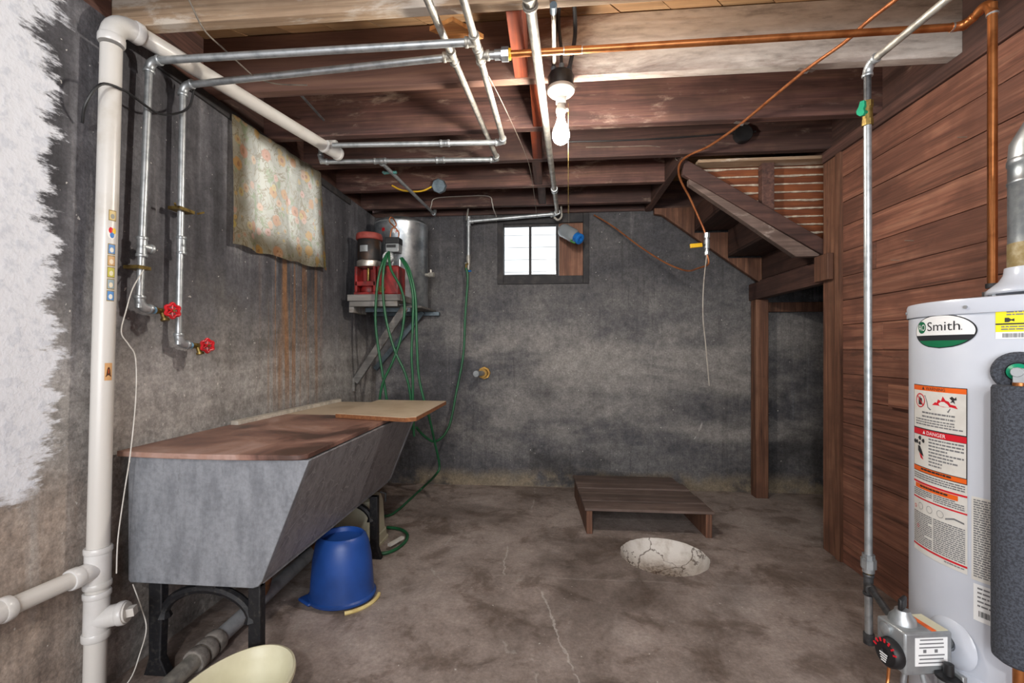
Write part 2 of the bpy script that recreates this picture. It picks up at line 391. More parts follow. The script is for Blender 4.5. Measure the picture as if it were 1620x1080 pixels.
t = NT('white_basin'); c2 = t.noise(t.co((1,1,1)), 9, 7, .65, .4); fine = t.noise(t.co((1,1,1)), 60, 5, .7); x, y, z = t.xyz()
col = t.mix(t.ss(c2, .42, .68), '#d9d3cc', '#bbb1a7')
ck = t.vor(t.mix(.15, t.co((1,1,1)), t.noise(t.co((1,1,1)), 8, 4)), 5.5, 'DISTANCE_TO_EDGE')
col = t.mix(t.ss(ck, .022, .006, 0, .8), col, '#5d4f44')
dirt = t.ss(t.add(z, t.mul(fine, .08)), -.075, -.115)
col = t.mix(t.mul(dirt,.9), col, t.mix(t.ss(fine,.4,.6), '#4a3323', '#8a6a4c'))
t.bump(t.add(fine, c2), .5, .008)
MAT['basin'] = t.fin(col, .8)

# floral curtain: thin printed cloth that lets the daylight behind it through
t = NT('floral_cloth')
v = t.co((1,1,1)); wv = t.mix(.06, v, t.noise(v, 9, 3))
base = t.mix(t.ss(t.noise(v, 9, 4), .4, .65), '#a39c89', '#8b8471')
lf = t.noise(t.co((1,1,1), off=(2,5,8)), 13, 4, .6, 1.0)
base = t.mix(t.ss(lf, .55, .66, 0, .75), base, '#6f7d48')
st_ = t.noise(t.co((1,1,1), off=(7,1,3)), 7, 3, .6, 2.5)
base = t.mix(t.mul(t.ss(st_, .47, .49), t.ss(st_, .53, .51)), base, '#7f7052')
def flowers(base, sc, off, r, keep, petal, core):
    vv = t.co((1,1,1), off=off)
    d = t.n('ShaderNodeTexVoronoi'); t.link(vv, d.inputs['Vector']); d.inputs['Scale'].default_value = sc; d.inputs['Randomness'].default_value = .9
    dd = t.add(d.outputs['Distance'], t.mul(t.noise(vv, sc*7, 2), .22))
    sp = t.n('ShaderNodeSeparateColor'); t.link(d.outputs['Color'], sp.inputs[0])
    k = t.ss(sp.outputs[0], keep, keep+.02)
    pet = t.mix(sp.outputs[1], petal[0], petal[1])
    base = t.mix(t.mul(t.mul(t.ss(dd, r+.02, r-.02), k), .9), base, pet)
    return t.mix(t.mul(t.ss(dd, r*.55, r*.5), k), base, core)
base = flowers(base, 11, (1,2,3), .46, .66, ('#b08a3e','#a87254'), '#8d613c')
base = flowers(base, 15, (4,8,1), .42, .68, ('#b58d7c','#ac984c'), '#966d4e')
base = flowers(base, 24, (9,3,6), .38, .74, ('#b0944a','#a87c66'), '#946344')
df = t.n('ShaderNodeBsdfDiffuse'); tl = t.n('ShaderNodeBsdfTranslucent'); ms = t.n('ShaderNodeMixShader'); ms.inputs[0].default_value = .55
t.link(base, df.inputs[0]); t.link(t.mix(.25, base, '#d6d8da'), tl.inputs[0]); t.link(df.outputs[0], ms.inputs[1]); t.link(tl.outputs[0], ms.inputs[2]); t.link(ms.outputs[0], t.out.inputs[0])
MAT['curtain'] = t.m

# joist with old whitewash that thins out towards its left end
t = NT('joist_whitewashed'); x, y, z = t.xyz()
g = t.noise(t.co((1.2,22,22)), 1, 6, .62, .6); q = t.noise(t.co((1.4,5,5)), 1.5, 8, .7, .4)
wd_ = t.ramp(g, ((.28,'#46302a'),(.5,'#6b4d42'),(.72,'#80604f')))
ww = t.ramp(t.noise(t.co((3,14,14)), 1.6, 7, .7), ((.3,'#9a928a'),(.5,'#d6cfc6'),(.7,'#ece6de')))
m_ = t.ss(t.add(x, t.mul(q, 1.6)), .70, 1.30)
m_ = t.mul(m_, t.ss(t.add(t.mul(z,3), q), 7.25, 7.6, .55, 1))
col = t.mix(m_, wd_, ww)
t.bump(g, .35, .004)
MAT['joist_white'] = t.fin(col, .8)

# ================================================================ THE SETTING
XL, XR, YB, YN, ZT = -1.513, 1.565, 3.81, -2.4, 2.28
ZF = ZT + .25                                                     # underside of the floorboards above
# floor with a round basin sunk into it
DC, DR = Vector((.622, 2.602, 0)), .238
bm = B(); N = 64
x0, x1, y0, y1 = XL-.1, 2.7, YN, YB+.1
inner = [bm.verts.new((DC.x+DR*math.cos(2*math.pi*i/N)*(1+.012*math.sin(5*i)), DC.y+DR*math.sin(2*math.pi*i/N)*(1+.012*math.cos(3*i)), 0)) for i in range(N)]
ring = [(v.co.x, v.co.y) for v in inner]
outer = []
for i in range(N):
    a = 2*math.pi*i/N; dx, dy = math.cos(a), math.sin(a)
    tt = min((x1-DC.x)/dx if dx > 1e-9 else 1e9, (x0-DC.x)/dx if dx < -1e-9 else 1e9, (y1-DC.y)/dy if dy > 1e-9 else 1e9, (y0-DC.y)/dy if dy < -1e-9 else 1e9)
    outer.append(bm.verts.new((DC.x+dx*tt, DC.y+dy*tt, 0)))
for i in range(N): bm.faces.new((inner[i], outer[i], outer[(i+1) % N], inner[(i+1) % N]))
for cx, cy in ((x0,y0),(x1,y0),(x1,y1),(x0,y1)):                    # fill the four corners
    best = sorted(range(N), key=lambda i: (outer[i].co.x-cx)**2+(outer[i].co.y-cy)**2)
    for i in range(N):
        a, b = outer[i].co, outer[(i+1) % N].co
        if abs(a.x-b.x) > 1e-6 and abs(a.y-b.y) > 1e-6 and min((a.x-cx)**2, (b.x-cx)**2) < 1e-9 and min((a.y-cy)**2, (b.y-cy)**2) < 1e-9:
            bm.faces.new((outer[i], bm.verts.new((cx,cy,0)), outer[(i+1) % N]))
for f in bm.faces:
    if f.normal.z < 0: f.normal_flip()
floor = struct(obj('floor', bm, MAT['floor']))
bm = B(); rings = [[bm.verts.new((x, y, 0)) for x, y in ring]]
for k, dz in ((.985,-.02),(.93,-.06),(.82,-.10),(.64,-.128),(.35,-.14)):
    rings.append([bm.verts.new((DC.x+(x-DC.x)*k, DC.y+(y-DC.y)*k, dz+random.uniform(-.004,.004))) for x, y in ring])
cvt = bm.verts.new((DC.x, DC.y, -.142))
for a, b in zip(rings, rings[1:]):
    for i in range(N): bm.faces.new((a[i], a[(i+1) % N], b[(i+1) % N], b[i]))
for i in range(N): bm.faces.new((rings[-1][i], rings[-1][(i+1) % N], cvt))
o = obj('drain_basin', bm, MAT['basin']); tag(o, 'round white plastered basin sunk into the floor before the wooden platform', 'drain basin')

def holed(bm, lo, hi, axis, t0, t1, hole):
    """wall slab with one rectangular opening; lo/hi and hole are (u0,z0)-(u1,z1)"""
    (u0, z0), (u1, z1) = lo, hi; a0, b0, a1, b1 = hole
    for p, q, r, s in ((u0,a0,z0,z1),(a1,u1,z0,z1),(a0,a1,z0,b0),(a0,a1,b1,z1)):
        if axis == 'x': box(bm, t0, t1, p, q, r, s)
        else: box(bm, p, q, t0, t1, r, s)
    return bm
struct(obj('wall_left', holed(B(), (YN,0), (YB,ZT), 'x', XL-.22, XL, (2.09,1.72,2.80,2.235)), MAT['wall_left']))
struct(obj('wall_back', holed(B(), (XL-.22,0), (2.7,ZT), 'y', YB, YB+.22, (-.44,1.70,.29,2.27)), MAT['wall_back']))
struct(obj('wall_near', box(B(), XL-.22, 2.7, YN-.1, YN, 0, 2.6), MAT['wall_back']))
struct(obj('wall_stair_side', box(B(), 2.65, 2.75, 2.5, YB+.1, 0, 2.6), MAT['wall_back']))
struct(obj('wall_stair_front', box(B(), 1.66, 2.7, 2.58, 2.63, 0, 2.6), MAT['wall_back']))

# right wall of horizontal boards, each one its own piece
WR = struct(obj('wall_right', box(B(), XR+.03, XR+.07, YN, 2.64, 0, 2.22), MAT['darkhole']))
rows = [0, .10, .233, .362, .487, .63, .757, .885, 1.018, 1.146, 1.28, 1.411, 1.539, 1.673, 1.811, 1.938, 2.075, 2.216]
rng = random.Random(3)
joints = {4: [2.02, .4], 7: [1.72], 10: [.9], 12: [2.35, -.3], 2: [.2], 14: [1.2], 15: [-.6], 9: [2.3]}
for i, (a, b) in enumerate(zip(rows, rows[1:])):
    cuts = [YN]+sorted(joints.get(i, [rng.uniform(-1.5, 1.0)]))+[2.6]
    for c0, c1 in zip(cuts, cuts[1:]):
        pr = rng.uniform(0, .004)
        obj('plank', box(B(), XR-pr, XR+.03, c0+.001, c1-.001, a+.0012, b-.0012), MAT['plank'], WR, bevel=.0016)
obj('patch_board', box(B(), XR-.022, XR-.003, 1.95, 2.24, .885, .988), MAT['plank'], WR, bevel=.002)
obj('post', box(B(), XR-.006, XR+.09, 2.648, 2.772, 0, 2.216), MAT['post'], WR, bevel=.003)
obj('corner_strip', box(B(), XR-.016, XR+.03, 2.60, 2.646, 0, 2.216), MAT['post'], WR, bevel=.002)
obj('top_plate', box(B(), XR-.012, XR+.09, YN, 2.772, 2.218, ZT-.002), MAT['joist_y'], WR, bevel=.002)
for y_, z_ in ((1.86,1.95),(2.2,1.55),(2.12,1.62)):
    n_ = obj('nail', tube(B(), [(XR,y_,z_),(XR-.03,y_+.01,z_+.004)], .0016, 6), MAT['twine'], WR)

# ceiling: diagonal floorboards, joists, blocking
def clip(poly, x0, x1, y0, y1):
    for ax, lim, sg in ((0,x0,1),(0,x1,-1),(1,y0,1),(1,y1,-1)):
        out = []
        for i in range(len(poly)):
            p, q = poly[i-1], poly[i]; dp, dq = sg*(p[ax]-lim), sg*(q[ax]-lim)
            if (dp >= 0) != (dq >= 0):
                t_ = dp/(dp-dq); out.append((p[0]+t_*(q[0]-p[0]), p[1]+t_*(q[1]-p[1])))
            if dq >= 0: out.append(q)
        poly = out
        if not poly: return poly
    return poly
CE = struct(obj('ceiling', box(B(), XL-.22, 2.75, YN-.1, YB+.22, ZF+.024, ZF+.06), MAT['darkhole']))
wdt = .143; k = math.sqrt(.5)
for i in range(-34, 46):
    a, b = i*wdt, (i+1)*wdt-.003
    q = clip([(a/k*1.0-8+0, -8), (b/k-8, -8), (b/k+8, 8), (a/k+8, 8)], XL-.2, 2.72, YN-.05, YB+.2)
    if len(q) < 3: continue
    bm = prism(B(), q, lambda u, v, h: (u, v, h), ZF+.001+random.uniform(0,.003), ZF+.022)
    o = obj('floorboard', bm, MAT['subfloor'], CE)
JY = [1.475, 1.90, 2.325, 2.72, 3.15, 3.57]
allj = [1.475-.425*j for j in range(9, 0, -1)]+JY
for i, y_ in enumerate(allj):
    xr = .76 if y_ > 3 else 1.61
    m = MAT['joist']
    if abs(y_-1.475) < .01: m = MAT['joist_tan']
    if abs(y_-1.9) < .01: m = MAT['joist_white']
    dz = {3.15: .0, 3.57: .0}.get(y_, random.uniform(-.004, .004))
    obj('joist', box(B(), XL-.06, xr, y_, y_+.045, ZT+dz, ZF), m, CE, bevel=.003)
obj('header', box(B(), .76, .805, 2.766, YB+.02, ZT-.005, ZF), MAT['joist_y'], CE, bevel=.003)
for y_, x_, m in ((1.475,-.155,'block'),(1.90,-.095,'block'),(2.325,-.112,'block'),(2.72,-.12,'joist_y'),(3.15,-.10,'joist_y'),(1.05,.3,'block')):
    obj('blocking', box(B(), x_, x_+.055, y_+.046, y_+.4245 if y_ != 2.325 else y_+.394, ZT+.004, ZF-.002), MAT[m], CE, bevel=.002)
for a, b in zip(allj, allj[1:]):                                     # end blocks over the side walls
    obj('end_block', box(B(), 1.575, 1.615, a+.047, b-.002, ZT+.001, ZF), MAT['joist_y'], CE, bevel=.002)
    obj('end_block', box(B(), XL-.07, XL-.03, a+.047, b-.002, ZT+.001, ZF), MAT['joist_y'], CE, bevel=.002)
obj('end_block', box(B(), XL-.07, XL-.03, 3.617, YB, ZT+.001, ZF), MAT['joist_y'], CE)
obj('rim_joist', box(B(), XL-.07, 2.7, YB+.03, YB+.075, ZT+.041, ZF), MAT['joist'], CE, bevel=.002)
obj('sill_plate', box(B(), .80, 2.7, YB+.012, YB+.12, ZT+.001, ZT+.04), MAT['joist'], CE)
obj('sill_plate', box(B(), XL-.07, .758, YB-.012, YB+.12, ZT+.001, ZT+.04), MAT['joist'], CE, bevel=.002)
struct(obj('trim_1', box(B(), XL-.02, XL+.012, 1.62, 3.30, ZT-.05, ZT-.003), MAT['frame'], bevel=.004))

# left window (behind the curtain)
W2 = struct(obj('window_2', holed(B(), (2.085,1.715), (2.805,2.24), 'x', XL-.065, XL-.012, (2.125,1.765,2.76,2.205)), MAT['frame'], bevel=.003))
obj('muntin', box(B(), XL-.06, XL-.018, 2.36, 2.39, 1.766, 2.204), MAT['frame'], W2)
obj('muntin', box(B(), XL-.06, XL-.018, 2.56, 2.585, 1.766, 2.204), MAT['frame'], W2)
for a, b in ((2.131,2.359),(2.391,2.559),(2.591,2.759)):
    obj('pane', box(B(), XL-.042, XL-.038, a, b, 1.766, 2.204), MAT['glass'], W2)

# back window: two panes and a boarded bay
W1 = struct(obj('window_1', holed(B(), (-.456,1.692), (.308,2.277), 'y', YB-.014, YB+.10, (-.405,1.760,.258,2.20)), MAT['frame'], bevel=.004))
obj('stile', box(B(), .034, .058, YB+.02, YB+.06, 1.761, 2.199), MAT['frame'], W1)
obj('muntin', box(B(), -.192, -.172, YB+.022, YB+.058, 1.761, 2.199), MAT['frame'], W1)
obj('sash_rail', box(B(), -.404, .033, YB+.02, YB+.06, 1.761, 1.778), MAT['frame'], W1)
obj('sash_rail', box(B(), -.404, .033, YB+.02, YB+.06, 2.186, 2.199), MAT['frame'], W1)
obj('pane', box(B(), -.404, -.193, YB+.038, YB+.042, 1.779, 2.185), MAT['glass'], W1)
obj('pane', box(B(), -.171, .033, YB+.038, YB+.042, 1.779, 2.185), MAT['glass'], W1)
obj('board', box(B(), .059, .257, YB+.012, YB+.03, 1.761, 2.199), MAT['post'], W1)
# white house wall seen through the panes
OW = struct(obj('wall_outside', box(B(), -3.0, 3.2, 5.6, 5.7, .6, 4.2), MAT['outside']))
for i in range(24): obj('siding_board', box(B(), -3.0, 3.2, 5.585, 5.599, .6+.15*i, .6+.15*i+.145), MAT['outside'], OW)
obj('window_casing', holed(B(), (.10,1.5), (.75,3.2), 'y', 5.53, 5.584, (.19,1.6,.66,3.1)), MAT['casing'], OW)
struct(obj('ground_outside', box(B(), -3.2, 3.4, YB+.22, 5.7, 1.4, 1.5), MAT['outside']))

# stairwell wall of laths with plaster squeezed between them
WS = struct(obj('wall_stairwell', box(B(), 1.642, 1.69, 2.80, 2.96, 1.70, ZT-.002), MAT['post'], bevel=.003))
for r in range(11):
    za = 2.298-.0495*r
    xs = max(.86, .80+(2.268-za)/.48*.756)
    obj('lath', box(B(), xs, 1.641, 2.905, 2.913, za-.0425, za), MAT['lath'], WS)
    bm = B(); n = 26; zc = za-.046
    up = []; dn = []
    for j in range(n+1):
        x_ = xs+(1.641-xs)*j/n; h = .0022+.0022*abs(math.sin(j*.9+r*2.1))+random.uniform(0,.0018)
        drop = .012*max(0, math.sin(j*.33+r*1.7)-.6)
        up.append((x_, zc+h*.8)); dn.append((x_, zc-h-drop))
    prism(bm, up+dn[::-1], lambda u, v, t_: (u, t_, v), 2.896+random.uniform(-.003,.003), 2.912)
    obj('plaster_key', bm, MAT['plaster'], WS)
obj('stud', prism(B(), [(1.252,1.93),(1.322,1.885),(1.322,2.279),(1.252,2.262)], lambda u, v, t_: (u, t_, v), 2.838, 2.893), MAT['joist_y'], WS, bevel=.003)
obj('top_strip', box(B(), .87, 1.641, 2.80, 2.893, 2.262, 2.279), MAT['joist_tan'], WS)

# staircase: a short upper flight and the landing it comes down to
ST = thing('staircase', 'dark wooden stair flight seen from below with landing, beam and post', 'staircase', (1.6, 3.3, 0))
def xz(u, v, t_): return (u, t_, v)
# front stringer (upper board and the lower rail below it)
obj('stringer', prism(B(), [(.778,2.195),(.79,2.278),(.81,2.278),(1.64,1.752),(1.64,1.694),(1.585,1.694),(.80,2.182)], xz, 2.800, 2.836), MAT['stair'], ST, bevel=.004)
obj('lower_rail', prism(B(), [(.82,2.172),(1.565,1.704),(1.555,1.694),(1.43,1.694),(.82,2.140)], xz, 2.812, 2.858), MAT['pallet'], ST, bevel=.003)
obj('stringer', prism(B(), [(.82,2.279),(.82,2.235),(.88,2.225),(1.64,1.665),(1.646,1.665),(1.646,1.87),(1.389,1.87),(1.389,2.075),(1.133,2.075),(1.133,2.279)], xz, 3.735, 3.775), MAT['post'], ST, bevel=.003)
for x_, za, zb in ((1.646,1.70,1.88),(1.389,1.902,2.09),(1.133,2.112,2.274)):
    obj('riser', box(B(), x_, x_+.02, 2.918, 3.734, za, zb), MAT['stair_y'], ST, bevel=.001)
for xa, xb, z_ in ((1.37,1.68,1.882),(1.114,1.42,2.092)):
    obj('tread', box(B(), xa+.02, xb, 2.918, 3.734, z_, z_+.02), MAT['stair_y'], ST, bevel=.002)
for i in range(6):
    y_ = 2.80+.163*i
    obj('landing_board', box(B(), 1.63, 2.64, y_, y_+.16, 1.668, 1.692), MAT['stair'], ST, bevel=.001)
obj('landing_beam', box(B(), 1.572, 1.628, 2.80, 3.80, 1.535, 1.666), MAT['stair_y'], ST, bevel=.004)
obj('beam_end', box(B(), 1.524, 1.557, 2.668, 2.80, 1.537, 1.685), MAT['post'], ST, bevel=.004)
obj('ledger', box(B(), 1.63, 2.64, 3.765, 3.806, 1.445, 1.52), MAT['post'], ST, bevel=.003)
obj('post', box(B(), 1.568, 1.662, 3.66, 3.75, 0, 1.533), MAT['post'], ST, bevel=.004)

# ================================================================ PIPEWORK
def collar(bm, p, d, r, l=.018):
    p, d = V(p), V(d).normalized(); tube(bm, [p-d*l/2, p-d*l*.35, p+d*l*.35, p+d*l/2], [r*.94, r, r, r*.94], 16); return bm
def elbow(name, a, p, b, r, m, parent, L=None, fit=1.22, lip=1.42):
    a, p, b = V(a), V(p), V(b); da, db = (a-p).normalized(), (b-p).normalized(); L = L or r*3.0
    pts = [p+da*L*(1-s)**2*1.0+db*L*s**2 for s in [i/8 for i in range(9)]]
    bm = tube(B(), [pts[0]+da*r*.3]+pts+[pts[-1]+db*r*.3], r*fit, 16)
    collar(bm, p+da*L, da, r*lip, r*.9); collar(bm, p+db*L, db, r*lip, r*.9)
    return obj(name, bm, m, parent)
def tee(name, p, dirs, r, m, parent, L=None, fit=1.22, lip=1.42):
    p = V(p); L = L or r*2.4; bm = B()
    for d in dirs:
        d = V(d).normalized(); tube(bm, [p-d*r*.4, p+d*L], r*fit, 16); collar(bm, p+d*L, d, r*lip, r*.9)
    return obj(name, bm, m, parent)
def pipe(p, q, r, m, parent, name='pipe', seg=18): return obj(name, tube(B(), [p, q], r, seg), m, parent)
def strap(p, d, r, m, parent, w_=.02, name='strap'):
    p, d = V(p), V(d).normalized(); bm = B(); tube(bm, [p-d*w_/2, p+d*w_/2], r, 16); return obj(name, bm, m, parent)

# --- white plastic drain stack on the left wall
D0, D1 = V(-1.455,1.330,0), V(-1.455,1.3905,2.248)
DS = thing('drain_stack', 'white plastic drain stack with overhead run and side branch on the left wall', 'drain pipe', (-1.455,1.33,0))
rP = .0295
dv = (D1-D0).normalized()
def on(z_): return D0+dv*(z_/dv.z)
OE = V(-1.222, 2.44, 2.258)
zt = on(2.248)
pipe(on(0), on(.245), rP, MAT['pvc'], DS, 'lower_pipe', 28)
pipe(on(.50), on(2.15), rP, MAT['pvc'], DS, 'riser_pipe', 28)
pipe(on(.36), on(.40), rP*1.02, MAT['pvc'], DS, 'short_pipe', 28)
ov = (OE-zt).normalized()
elbow('elbow', on(1.5), zt, OE, rP, MAT['pvc_fit'], DS, L=.075, fit=1.16, lip=1.26)
pipe(zt+ov*.07, OE, rP, MAT['pvc'], DS, 'overhead_pipe', 28)
bm = B(); tube(bm, [OE-ov*.06, OE+ov*.05], rP*1.16, 24); collar(bm, OE-ov*.06, ov, rP*1.26, .02); collar(bm, OE+ov*.05, ov, rP*1.26, .02)
tube(bm, [OE, OE+V(.0,.0,.05)], rP*1.1, 20); obj('end_tee', bm, MAT['pvc_fit'], DS)
# branch tee
bp = on(.445); bd_ = (V(-1.462,1.089,.452)-bp).normalized()
bm = B(); tube(bm, [on(.395), on(.505)], rP*1.16, 24); collar(bm, on(.395), dv, rP*1.26, .02); collar(bm, on(.505), dv, rP*1.26, .02)
tube(bm, [bp, bp+bd_*.07], rP*1.0, 24); collar(bm, bp+bd_*.07, bd_, rP*1.1, .03); obj('branch_tee', bm, MAT['pvc_fit'], DS)
pipe(bp+bd_*.06, bp+bd_*.27, rP*.84, MAT['pvc'], DS, 'branch_pipe', 24)
bm = B(); tube(bm, [bp+bd_*.245, bp+bd_*.42], rP*1.05, 24); collar(bm, bp+bd_*.245, bd_, rP*1.15, .025); obj('branch_coupling', bm, MAT['pvc_fit'], DS)
# cleanout wye with plug
cp = on(.285); cdv = V(.80,.30,.10).normalized()
bm = B(); tube(bm, [on(.235), on(.365)], rP*1.12, 24); collar(bm, on(.235), dv, rP*1.26, .025); collar(bm, on(.365), dv, rP*1.24, .02)
tube(bm, [cp, cp+cdv*.075], rP*1.12, 24); collar(bm, cp+cdv*.07, cdv, rP*1.25, .02); obj('cleanout_wye', bm, MAT['pvc_fit'], DS)
bm = B(); tube(bm, [cp+cdv*.075, cp+cdv*.086], rP*1.05, 24); obox(bm, cp+cdv*.096, (.022,.026,.026), axes(cdv)); obj('cleanout_plug', bm, MAT['pvc'], DS)
# flat stickers curved onto the pipe: pictures on the lower half (a balloon disc, five framed stamps, one bell stamp)
def on_pipe(z_, ang, lift=.0006):
    c = on(z_); return V(c.x+(rP+lift)*math.cos(ang), c.y+(rP+lift)*math.sin(ang), z_)
def sticker(name, zc, a0, a1, h, m, parent, lift=.0006, round_=False):
    bm = B(); n = 8; rows_ = 8 if round_ else 1; g = []
    am, hw = (a0+a1)/2, (a1-a0)/2
    for j in range(rows_+1):
        t_ = -1+2*j/rows_; ww_ = math.sqrt(max(0,1-t_*t_)) if round_ else 1
        ww_ = max(ww_, .02)
        g.append([bm.verts.new(on_pipe(zc+h/2*t_, am+hw*ww_*(-1+2*i/n), lift)) for i in range(n+1)])
    for j in range(rows_):
        for i in range(n): bm.faces.new((g[j][i], g[j][i+1], g[j+1][i+1], g[j+1][i]))
    return obj(name, bm, m, parent)
aS = -.26                                                      # side of the pipe turned towards the room
st_cols = [('#c9b27a','#8a8a80'),('#5a86b8','#d8d4c8'),('#c9a070','#d9cbb0'),('#b8b04a','#d8cfae'),('#8fa0a8','#d9cdb4'),('#4f86c0','#d9d6cc')]
def sm(name, c_): return mat(name, c_, c_, .5)
zs = [1.585, 1.475, 1.437, 1.399, 1.361, 1.323]
border = sm('stamp_border', '#8d7a45')
for i, (z_, (ca, cb)) in enumerate(zip(zs, st_cols)):
    s_ = sticker('stamp_sticker', z_, aS-.36, aS+.36, .035, border, DS)
    sticker('stamp_picture', z_, aS-.30, aS+.30, .029, sm('stamp_picture_%d' % i, ca), s_, .001)
    sticker('stamp_motif', z_-.003, aS-.2, aS+.16, .017, sm('stamp_motif_%d' % i, cb), s_, .0014, True)
s_ = sticker('balloon_sticker', 1.528, aS-.44, aS+.40, .042, sm('sticker_white', '#e6e3dc'), DS, .0006, True)
for a_, dz_, c_ in ((-.14,.008,'#c8202c'),(.16,.007,'#e8c22a'),(-.02,-.007,'#2a6fb5')):
    sticker('balloon', 1.528+dz_, aS+a_-.19, aS+a_+.19, .021, sm('balloon_'+c_[1:], c_), s_, .0012, True)
s_ = sticker('bell_sticker', 1.077, aS-.36, aS+.32, .056, sm('bell_paper', '#c99a68'), DS)
bm = B()
bell = [(-.9,-.62),(-.62,-.4),(-.42,.25),(-.2,.55),(.2,.55),(.42,.25),(.62,-.4),(.9,-.62)]
vs_l = [bm.verts.new(on_pipe(1.077+.026*q, aS-.02+.30*p_, .0012)) for p_, q in bell]; bm.faces.new(vs_l); obj('bell_print', bm, sm('bell_brown', '#4a2a1c'), s_)
bm = B(); vs_l = [bm.verts.new(on_pipe(1.077+.026*q, aS-.02+.30*p_, .0014)) for p_, q in ((-.12,-.2),(-.12,.3),(.12,.3),(.12,-.2))]; bm.faces.new(vs_l); obj('bell_glint', bm, sm('bell_orange', '#c4561e'), s_)

# --- water pipe with the nearer drop, its overhead run and return to the back
rG = .0128
def hose_bib(root, p, out):
    """brass tap body with a red six-lobed wheel; p is where the pipe ends, out points into the room along the wall"""
    p = V(p); o_ = V(out).normalized(); rm = V(.9,-.4,0)
    obj('tape', tube(B(), [p-o_*.004, p+o_*.012], rG*1.05, 14), mat('blue_thread_tape', '#7fb4d8', '#9cc7e2', .5), root)
    bm = B(); tube(bm, [p+o_*.01, p+o_*.024], .013, 8); tube(bm, [p+o_*.02, p+o_*.06], .011, 12)
    c = p+o_*.042
    tube(bm, [c, c+V(.012,0,-.030)], .0095, 12); tube(bm, [c+V(.012,0,-.028), c+V(.014,0,-.036)], .0145, 14)
    ax_ = (rm+o_*.12).normalized(); tube(bm, [c, c+ax_*.035], .0085, 10); tube(bm, [c+ax_*.03, c+ax_*.045], .011, 6)
    body = obj('tap_body', bm, MAT['brass'], root)
    hc = c+ax_*.062; e1 = V(0,0,1); e2 = ax_.cross(e1).normalized(); e1 = e2.cross(ax_)
    bm = B(); n = 36
    tube(bm, [hc+e1*math.cos(2*math.pi*i/n)*(.024+.0035*math.cos(6*2*math.pi*i/n))+e2*math.sin(2*math.pi*i/n)*(.024+.0035*math.cos(6*2*math.pi*i/n)) for i in range(n)], .0055, 8, closed=True)
    for i in range(6):
        a_ = 2*math.pi*i/6; tube(bm, [hc, hc+(e1*math.cos(a_)+e2*math.sin(a_))*.024], .0036, 6)
    tube(bm, [c+ax_*.04, hc+ax_*.006], .0075, 10)
    w_ = obj('tap_wheel', bm, MAT['red'], root)
    obj('wheel_screw', tube(B(), [hc+ax_*.005, hc+ax_*.010], .0045, 8), MAT['brass'], w_)
A0, A1 = V(-1.462,1.538,2.205), V(-1.462,1.497,1.296)
A2 = V(*(-0.26, 1.539, 2.2))
WA = thing('water_pipe', 'nearer galvanized water pipe dropping to the upper red-wheeled tap, joined to the copper pipe', 'water pipe', (-1.462,1.497,1.29), 'galvanized water pipes')
A0 = V(-1.462,1.538,2.20)
pipe(A0+V(0,-.001,-.03), A1, .0118, MAT['galv'], WA, 'drop_pipe'); elbow('elbow', A1, A0, A2, rG, MAT['galv'], WA)
pipe(A0+V(.03,0,0), A2, rG, MAT['galv'], WA, 'cross_pipe')
elbow('elbow', A0, A1, A1+V(.01,.1,0), rG, MAT['galv'], WA)
hose_bib(WA, A1+V(.003,.046,-.003), (.08,1,-.02))
tee('drop_tee', (-1.462,1.508,1.515), [(0,.045,1),(0,-.045,-1),(.25,1,-.05)], rG, MAT['galv'], WA)
LA1 = V(*(-0.243, 2.299, 2.2)); LA0 = LA1+(A2-LA1)*2.3
pipe(LA0, LA1, rG, MAT['galv_dirty'], WA, 'long_pipe')
tee('tee', A2, [(0,1,0),(0,-1,0),(-1,0,0)], rG, MAT['galv_dirty'], WA)
tee('union_tee', A2+V(.002,.075,0), [(0,1,0),(0,-1,0),(1,0,0)], rG, MAT['galv_dirty'], WA)
LAe = V(-1.135, LA1.y-.02, 2.21)
elbow('elbow', LA0, LA1, LAe, rG, MAT['galv'], WA); pipe(LA1-V(.03,0,0), LAe, rG, MAT['galv'], WA, 'return_pipe')
tee('coupling', LA1+(LAe-LA1)*.34, [(1,0,0),(-1,0,0)], rG, MAT['galv'], WA, L=.02)
bm = B(); obox(bm, (-1.475,1.503,1.44), (.06,.05,.012)); obj('wall_strap', bm, MAT['brass'], WA)

# --- second water pipe
B0, B1 = V(-1.462,1.690,2.20), V(-1.462,1.668,1.168)
B2 = V(*(-0.366, 1.661, 2.232))
WB = thing('water_pipe', 'further galvanized water pipe dropping to the lower red-wheeled tap above the tub', 'water pipe', (-1.462,1.668,1.16), 'galvanized water pipes')
pipe(B0-V(0,0,.03), B1, .0118, MAT['galv'], WB, 'drop_pipe'); elbow('elbow', B1, B0, B2, rG, MAT['galv'], WB)
pipe(B0+V(.03,0,0), B2, rG, MAT['galv'], WB, 'cross_pipe')
elbow('elbow', B0, B1, B1+V(.01,.1,0), rG, MAT['galv'], WB)
hose_bib(WB, B1+V(.003,.046,-.003), (.08,1,-.02))
tee('coupling', (-1.462,1.682,1.56), [(0,0,1),(0,0,-1)], rG, MAT['galv'], WB, L=.03)
LB1 = V(*(-0.309, 2.58, 2.232)); LB0 = LB1+(B2-LB1)*2.3
lbp = B2
pipe(LB0, LB1, rG, MAT['galv_dirty'], WB, 'long_pipe')
tee('tee', lbp, [(0,1,0),(0,-1,0),(-1,0,.02)], rG, MAT['galv_dirty'], WB)
LBe = V(*(-1.333, 2.525, 2.232))
elbow('elbow', LB0, LB1, LBe, rG, MAT['galv'], WB); pipe(LB1-V(.03,0,0), LBe, rG, MAT['galv'], WB, 'return_pipe')
